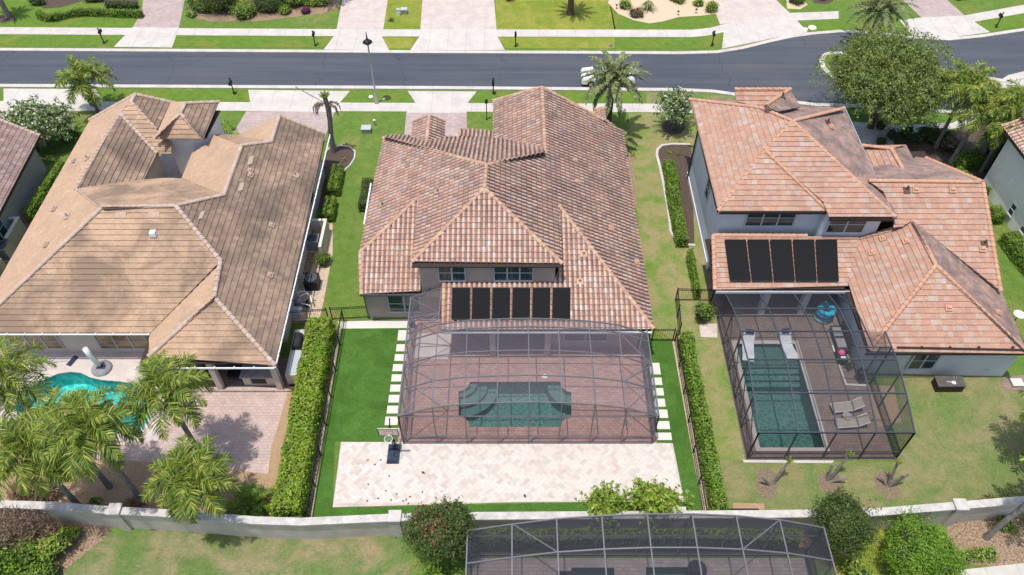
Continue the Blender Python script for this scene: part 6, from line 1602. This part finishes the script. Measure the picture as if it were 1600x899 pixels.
small('pool_brush', 'blue pool cleaning head with a long thin pole lying on the terrace', 'pool brush', G(114, 565), [('head', 'blue_plastic', lambda b: b.obox((0, 0, .06), (.3, .75, .08), Matrix.Rotation(-.35, 3, 'Z'))), ('pole', 'trim_gray', lambda b: b.tube([(-.1, 0, .05), (-2.8, -.02, .05)], .02, 6))])
small('floating_dispenser', 'small white disc on the terrace at the pool edge', 'pool float', G(69, 591), [('disc', 'white_plastic', lambda b: b.lathe((0, 0, .02), [(.22, 0), (.2, .07), (.06, .1)], 14)), ('cap', 'slab_paint', lambda b: b.lathe((0, 0, .12), [(.06, 0), (.05, .05)], 10))])
small('handrail', 'curved metal handrail at the left end of the turquoise pool', 'handrail', G(22, 582), [('tube', 'pale_metal', lambda b: b.tube([(-.5, -.4, 0), (-.5, -.4, .6), (-.1, -.1, .85), (.4, .2, .8), (.55, .3, .4), (.55, .3, 0)], .03, 6)), ('foot', 'trim_gray', lambda b: b.lathe((-.5, -.4, 0), [(.08, 0), (.06, .04)], 8))])
kt = empty('outdoor_kitchen', (-15.0, 27.9, 0), 'stone topped outdoor kitchen counter under the edge of the pavilion roof', 'kitchen counter')
b = MB(); b.box(-16.4, -14.5, 27.35, 28.2, 0, .88); b.build('cabinet', 'wall_cream', kt); b = MB(); b.box(-16.5, -14.42, 27.25, 28.3, .88, .95); b.build('worktop', 'counter_stone', kt)
b = MB(); b.box(-15.9, -15.0, 27.33, 27.36, .2, .7); b.build('cabinet_door', 'dark_plastic', kt)
k2 = empty('outdoor_kitchen', (-13.4, 28.9, 0), 'long cream counter with dark stone top outside the pavilion corner', 'kitchen counter')
b = MB(); b.box(-13.75, -12.85, 27.4, 30.9, 0, 1.0); b.build('cabinet', 'wall_cream', k2); b = MB(); b.box(-13.66, -13.05, 27.55, 30.8, 1.0, 1.04); b.build('worktop', 'trim_gray', k2)
gr_ = empty('barbecue', (-13.35, 29.8, 1.04), 'black covered barbecue standing on the long cream counter', 'barbecue')
b = MB(); b.tube([(0, -.5, .2), (0, .5, .2)], .28, 12); link('cover', b.mesh('b', True), 'cushion_dark', gr_, False); b = MB(); b.obox((0, 0, .06), (.6, 1.1, .12)); link('base', b.mesh('b'), 'dark_plastic', gr_, False)
for k, (x, y, lb) in enumerate(((-18.6, 27.9, 'black covered chair under the pavilion roof, left of the column'), (-17.0, 27.95, 'black covered chair under the pavilion roof, right of the column'))):
    small('patio_chair', lb, 'chair', (x, y, 0), [('seat', 'cushion_dark', lambda b: b.obox((0, 0, .4), (.75, .7, .2))), ('backrest', 'cushion_dark', lambda b: b.obox((0, .32, .7), (.75, .15, .55))), ('armrest', 'dark_plastic', lambda b: b.obox((-.38, 0, .58), (.1, .7, .08))), ('armrest', 'dark_plastic', lambda b: b.obox((.38, 0, .58), (.1, .7, .08)))], 'covered chairs under the pavilion')
# ------------------------------------------------------------------ basketball hoop
bh = empty('basketball_hoop', (-6.8, 22.75, 0), 'portable basketball hoop with dark blue base at the corner of the travertine patio', 'basketball hoop')
b = MB(); b.obox((0, -.15, .14), (.72, 1.25, .22), None, .84); link('base', b.mesh('b'), 'blue_plastic', bh, False)
b = MB(); b.obox((0, .25, .5), (.12, .5, .5), Matrix.Rotation(.4, 3, 'X')); link('base_strut', b.mesh('b'), 'dark_plastic', bh, False)
b = MB(); b.tube([(0, .25, .2), (0, .3, 1.4), (0, .28, 2.5)], .05, 8); link('pole', b.mesh('b'), 'dark_plastic', bh, False)
b = MB(); b.bar((-.08, .28, 2.35), (-.08, -.2, 2.75), .03); b.bar((.08, .28, 2.35), (.08, -.2, 2.75), .03); b.bar((-.08, .28, 2.1), (-.08, -.2, 2.45), .03); b.bar((.08, .28, 2.1), (.08, -.2, 2.45), .03); b.bar((0, .28, 2.4), (0, .6, 2.75), .06); link('bracket', b.mesh('b'), 'dark_plastic', bh, False)
b = MB(); b.obox((0, -.22, 2.62), (1.12, .04, .74)); bd = link('backboard', b.mesh('b'), 'backboard', bh, False)
b = MB()
for (x0, x1, z0, z1) in ((-.56, .56, 2.25, 2.29), (-.56, .56, 2.95, 2.99), (-.56, -.52, 2.29, 2.95), (.52, .56, 2.29, 2.95)): b.obox(((x0+x1)/2, -.247, (z0+z1)/2), (x1-x0, .01, z1-z0))
link('border', b.mesh('b'), 'dark_plastic', bd, False)
b = MB()
for (x0, x1, z0, z1) in ((-.25, .25, 2.4, 2.43), (-.25, .25, 2.75, 2.78), (-.25, -.22, 2.43, 2.75), (.22, .25, 2.43, 2.75)): b.obox(((x0+x1)/2, -.247, (z0+z1)/2), (x1-x0, .01, z1-z0))
link('target_square', b.mesh('b'), 'orange_plastic', bd, False)
b = MB(); b.tube([(.225*math.cos(a), -.5+.225*math.sin(a), 2.36) for a in [2*PI*q/20 for q in range(21)]], .016, 5, False); b.bar((0, -.24, 2.36), (0, -.28, 2.36), .1, .03); link('rim', b.mesh('b'), 'white_plastic', bh, False)
b = MB()
for q in range(12):
    a = 2*PI*q/12; b.bar((.22*math.cos(a), -.5+.22*math.sin(a), 2.35), (.13*math.cos(a+.4), -.5+.13*math.sin(a+.4), 2.0), .01)
link('net', b.mesh('b'), 'white_plastic', bh, False)
# fallen leaves on the travertine
rr = random.Random(4)
lp = sorted(((661, 738.5), (575, 719), (595, 719), (586, 726), (608, 744), (575.5, 757), (603, 767), (620, 772), (591, 779), (611, 781.5), (574, 783), (630, 783), (634.5, 781), (641, 776), (660, 769), (820, 775), (638, 787)))
ORD2 = ORD+['thirteenth', 'fourteenth', 'fifteenth', 'sixteenth', 'seventeenth']
for k, (x, y) in enumerate(lp):
    p = G(x, y, .04); s = .16 if x in (661, 820) else .09
    b = MB(); a = rr.random()*6.28; b.quad(*[(s*f*math.cos(a+t_), s*f*math.sin(a+t_), zz) for (f, t_, zz) in ((1, 0, .0), (.5, 1.4, .02), (.9, 3.0, .01), (.55, 4.6, .03))])
    o = link('fallen_leaf', b.mesh('leaf'), 'brown_bark', None, False); o.location = p
    tag(o, 'dry dark leaf on the travertine patio, '+ORD2[k]+' from the left', 'leaf', 'dry leaves scattered on the travertine patio')
# ------------------------------------------------------------------ inside the right enclosure
def lounger(label, loc, rz, m='tan_mesh'):
    root = empty('sun_lounger', loc, label, 'sun lounger', 'mesh sun loungers beside the right pool', rz)
    b = MB(); b.obox((-.35, 0, .34), (1.25, .6, .04)); link('seat', b.mesh('s'), m, root, False)
    b = MB(); b.obox((.55, 0, .52), (.75, .6, .04), Matrix.Rotation(-.6, 3, 'Y')); link('backrest', b.mesh('s'), m, root, False)
    for y in (-.31, .31): b = MB(); b.bar((-.98, y, .33), (.3, y, .33), .04); b.bar((.26, y, .33), (.86, y, .74), .04); link('side_rail', b.mesh('s'), 'white_plastic', root, False)
    for x in (-.85, .25):
        for y in (-.29, .29): b = MB(); b.bar((x, y, 0), (x, y, .32), .035); link('leg', b.mesh('s'), 'white_plastic', root, False)
    return root
lounger('upper of the two tan mesh loungers beside the right pool', G(1321, 640), .12)
lounger('lower of the two tan mesh loungers, nearer the cage front', G(1329, 664.5), .08)
small('side_table', 'round little table between the two tan loungers', 'side table', G(1320, 656), [('tabletop', 'tan_mesh', lambda b: b.lathe((0, 0, .42), [(.27, 0), (.28, .03)], 16)), ('pedestal', 'white_plastic', lambda b: b.lathe((0, 0, 0), [(.18, 0), (.05, .06), (.05, .42)], 10))])
def poollounge(label, px, py, rz):
    root = empty('pool_lounger', G(px, py, -.28), label, 'pool lounger', 'white in-pool loungers on the sun shelf', rz)
    b = MB(); pr = [(-1.0, .28), (-.6, .42), (-.1, .30), (.35, .34), (.9, .85)]
    for i in range(4):
        (y0, z0), (y1, z1) = pr[i], pr[i+1]; b.quad((-.36, y0, z0), (.36, y0, z0), (.36, y1, z1), (-.36, y1, z1)); b.quad((-.36, y0, z0-.2), (-.36, y0, z0), (-.36, y1, z1), (-.36, y1, z1-.2)); b.quad((.36, y0, z0), (.36, y0, z0-.2), (.36, y1, z1-.2), (.36, y1, z1)); b.quad((-.36, y1, z1-.2), (.36, y1, z1-.2), (.36, y0, z0-.2), (-.36, y0, z0-.2))
    b.quad((-.36, .9, .85), (.36, .9, .85), (.36, .9, .65), (-.36, .9, .65)); b.quad((-.36, -1.0, 0), (.36, -1.0, 0), (.36, -1.0, .28), (-.36, -1.0, .28)); link('shell', b.mesh('s'), 'white_plastic', root, False)
    b = MB(); b.obox((0, .86, .9), (.5, .3, .09), Matrix.Rotation(.7, 3, 'X')); link('headrest', b.mesh('s'), 'navy_fabric', root, False); return root
poollounge('left white in-pool lounger with navy headrest', 1167, 548, -.18); poollounge('right white in-pool lounger with navy headrest', 1229, 547, .12)
ti = G(1284, 497)
for k in range(4):
    lb = ['bottom pale ring of the stack of inflatables', 'second ring from the bottom of the inflatable stack', 'third ring from the bottom of the inflatable stack', 'topmost bright blue swim ring of the stack'][k]
    if 'sring' not in MT: plain('sring', (.02, .42, .62), .3, var=.2); plain('sring2', (.30, .42, .45), .3, var=.3); plain('sring3', (.05, .30, .45), .3, var=.4)
    root = empty('swim_ring', (ti.x+.06*(k % 2), ti.y, .25*k), lb, 'swim ring', 'stacked swim rings in the right cage'); V = []; F = []
    b = MB(); n1, n2 = 22, 10
    for i in range(n1):
        for j in range(n2):
            a, c = 2*PI*i/n1, 2*PI*j/n2; q = .42+.18*math.cos(c); b.v.append((q*math.cos(a), q*math.sin(a), .16+.15*math.sin(c)))
    for i in range(n1):
        for j in range(n2): b.f.append((i*n2+j, ((i+1) % n1)*n2+j, ((i+1) % n1)*n2+(j+1) % n2, i*n2+(j+1) % n2)); b.mi.append(0)
    link('tube', b.mesh('t', True), ['sring2', 'sring3', 'sring3', 'sring'][k], root, False)
    b = MB(); b.obox((0, .5, .31), (.18, .1, .05)); link('handle', b.mesh('t'), 'white_plastic', root, False)
so_ = empty('storage_shelf', G(1308, 535), 'dark slatted outdoor bench against the wall inside the right cage', 'bench')
b = MB(); b.obox((0, 0, .42), (.7, 2.0, .06)); link('seat', b.mesh('s'), 'dark_brown', so_, False); b = MB(); b.obox((.35, 0, .7), (.06, 2.0, .6)); link('backrest', b.mesh('s'), 'dark_brown', so_, False)
for y in (-.9, .9): b = MB(); b.obox((0, y, .2), (.6, .08, .4)); link('leg', b.mesh('s'), 'dark_brown', so_, False)
for y in (-.45, .45): b = MB(); b.obox((-.03, y, .5), (.55, .7, .1)); link('cushion', b.mesh('s'), 'grey_fabric', so_, False)
small('toy_pile', 'pink toy on a dark crate inside the right cage', 'toy', G(1312, 562), [('crate', 'dark_plastic', lambda b: b.obox((0, 0, .25), (.6, .9, .5), None, .9)), ('pink_toy', 'pink_plastic', lambda b: b.lathe((-.05, .1, .5), [(.16, 0), (.22, .12), (.14, .25), (.04, .3)], 10)), ('lid', 'white_plastic', lambda b: b.obox((0, -.25, .53), (.3, .2, .05)))])
shrub(G(1322, 575).to_tuple(), 'potted dark plant inside the right cage below the toys', .35, .4, .7, 'leaf_holly', 201, .13, 90, core=None)
small('kettle_grill', 'dark round kettle grill inside the right cage near the wall end', 'barbecue', G(1340, 593), [('bowl', 'dark_plastic', lambda b: b.lathe((0, 0, .5), [(.05, 0), (.25, .1), (.3, .25), (.25, .42), (.05, .5)], 14)), ('stand', 'dark_plastic', lambda b: [b.tube([(.25*math.cos(a), .25*math.sin(a), 0), (.1*math.cos(a), .1*math.sin(a), .55)], .02, 5) for a in (0, 2.1, 4.2)])])
o = strip('deck_edge', [(1299, 541), (1309, 570), (1321, 602), (1354, 603.5)], .16, 0, .1, 'slab_paint'); o['kind'] = 'structure'
sheet('planter_bed', [(1354, 603), (1396, 603), (1408, 660), (1372, 668)], Z(7), 'mulch_tan')
# ------------------------------------------------------------------ right garden
db = small('deck_box', 'dark brown storage box against the blue house back wall', 'storage box', (26.6, 27.2, 0), [('body', 'dark_brown', lambda b: b.obox((0, 0, .3), (1.62, .72, .6))), ('lid', 'trim_deck', lambda b: b.obox((0, .0, .63), (1.68, .78, .07)))] if False else [('body', 'dark_brown', lambda b: b.obox((0, 0, .3), (1.62, .72, .6))), ('lid', 'deck_lid', lambda b: b.obox((0, .0, .63), (1.68, .78, .07)))])
small('garden_paddle', 'small white paddle lying on the dark storage box', 'paddle', (26.65, 27.15, .67), [('blade', 'white_plastic', lambda b: b.lathe((.12, -.06, 0), [(.13, 0), (.12, .02)], 12)), ('handle', 'white_plastic', lambda b: b.bar((-.3, .03, .01), (.02, -.04, .01), .03, .02))])
small('satellite_dish', 'white satellite dish on a pole at the right photo edge', 'satellite dish', GY(1592, 492, 31.5), [('dish', 'white_plastic', lambda b: b.lathe((0, 0, 0), [(.05, -.08), (.2, -.04), (.34, .05), (.35, .06)], 18)), ('arm', 'dark_plastic', lambda b: b.tube([(0, 0, -.08), (-.1, -.1, -.5), (-.35, -.1, -.75)], .03, 6))])
ds = Vector(GY(1592, 492, 31.5))
small('hose_cabinet', 'white flat lid on brown paving at the blue house corner', 'lid', G(1588, 599), [('lid', 'slab_paint', lambda b: b.obox((0, 0, .08), (.7, .55, .1))), ('frame', 'dark_brown', lambda b: b.obox((0, 0, .02), (.78, .63, .04)))])
small('planter_frame', 'low dark timber frame against the back wall, right of the slim hedge', 'planter', (12.45, 18.85, 0), [('board', 'dark_brown', lambda b: b.obox((0, .3, .12), (2.0, .06, .24))), ('board', 'dark_brown', lambda b: b.obox((-1.0, 0, .12), (.06, .54, .24))), ('board', 'dark_brown', lambda b: b.obox((1.0, 0, .12), (.06, .54, .24)))])
for k, (x, y) in enumerate(((963, 14), (1059, 24), (1087, 21))):
    small('path_light', ORD[k]+' small dark path light from the left in the sandy far bed', 'path light', G(x, y), [('stake', 'black_metal', lambda b: b.tube([(0, 0, 0), (0, 0, .4)], .02, 6)), ('hood', 'black_metal', lambda b: b.lathe((0, 0, .38), [(.13, 0), (.1, .05), (.02, .1)], 10))], 'path lights in the sandy bed')
# ------------------------------------------------------------------ inside the middle enclosure
small('pool_skimmer_lid', 'small white lid on the pink deck above the middle pool', 'lid', G(851, 588.5), [('lid', 'white_plastic', lambda b: b.lathe((0, 0, .02), [(.16, 0), (.15, .03)], 14)), ('rim', 'slab_paint', lambda b: b.lathe((0, 0, .02), [(.19, 0), (.18, .015)], 14))])
# foreground enclosure furniture
small('round_spa_table', 'dark round table on the deck of the foreground cage', 'table', G(1086, 897), [('tabletop', 'dark_plastic', lambda b: b.lathe((0, 0, .6), [(.5, 0), (.5, .05)], 20)), ('pedestal', 'dark_plastic', lambda b: b.lathe((0, 0, 0), [(.28, 0), (.07, .06), (.07, .6)], 10))])
small('bench_box', 'dark bench at the bottom edge inside the foreground cage', 'bench', G(884, 905), [('seat', 'dark_plastic', lambda b: b.obox((0, 0, .42), (.9, .5, .1))), ('base', 'dark_plastic', lambda b: b.obox((0, 0, .2), (.7, .4, .34)))])
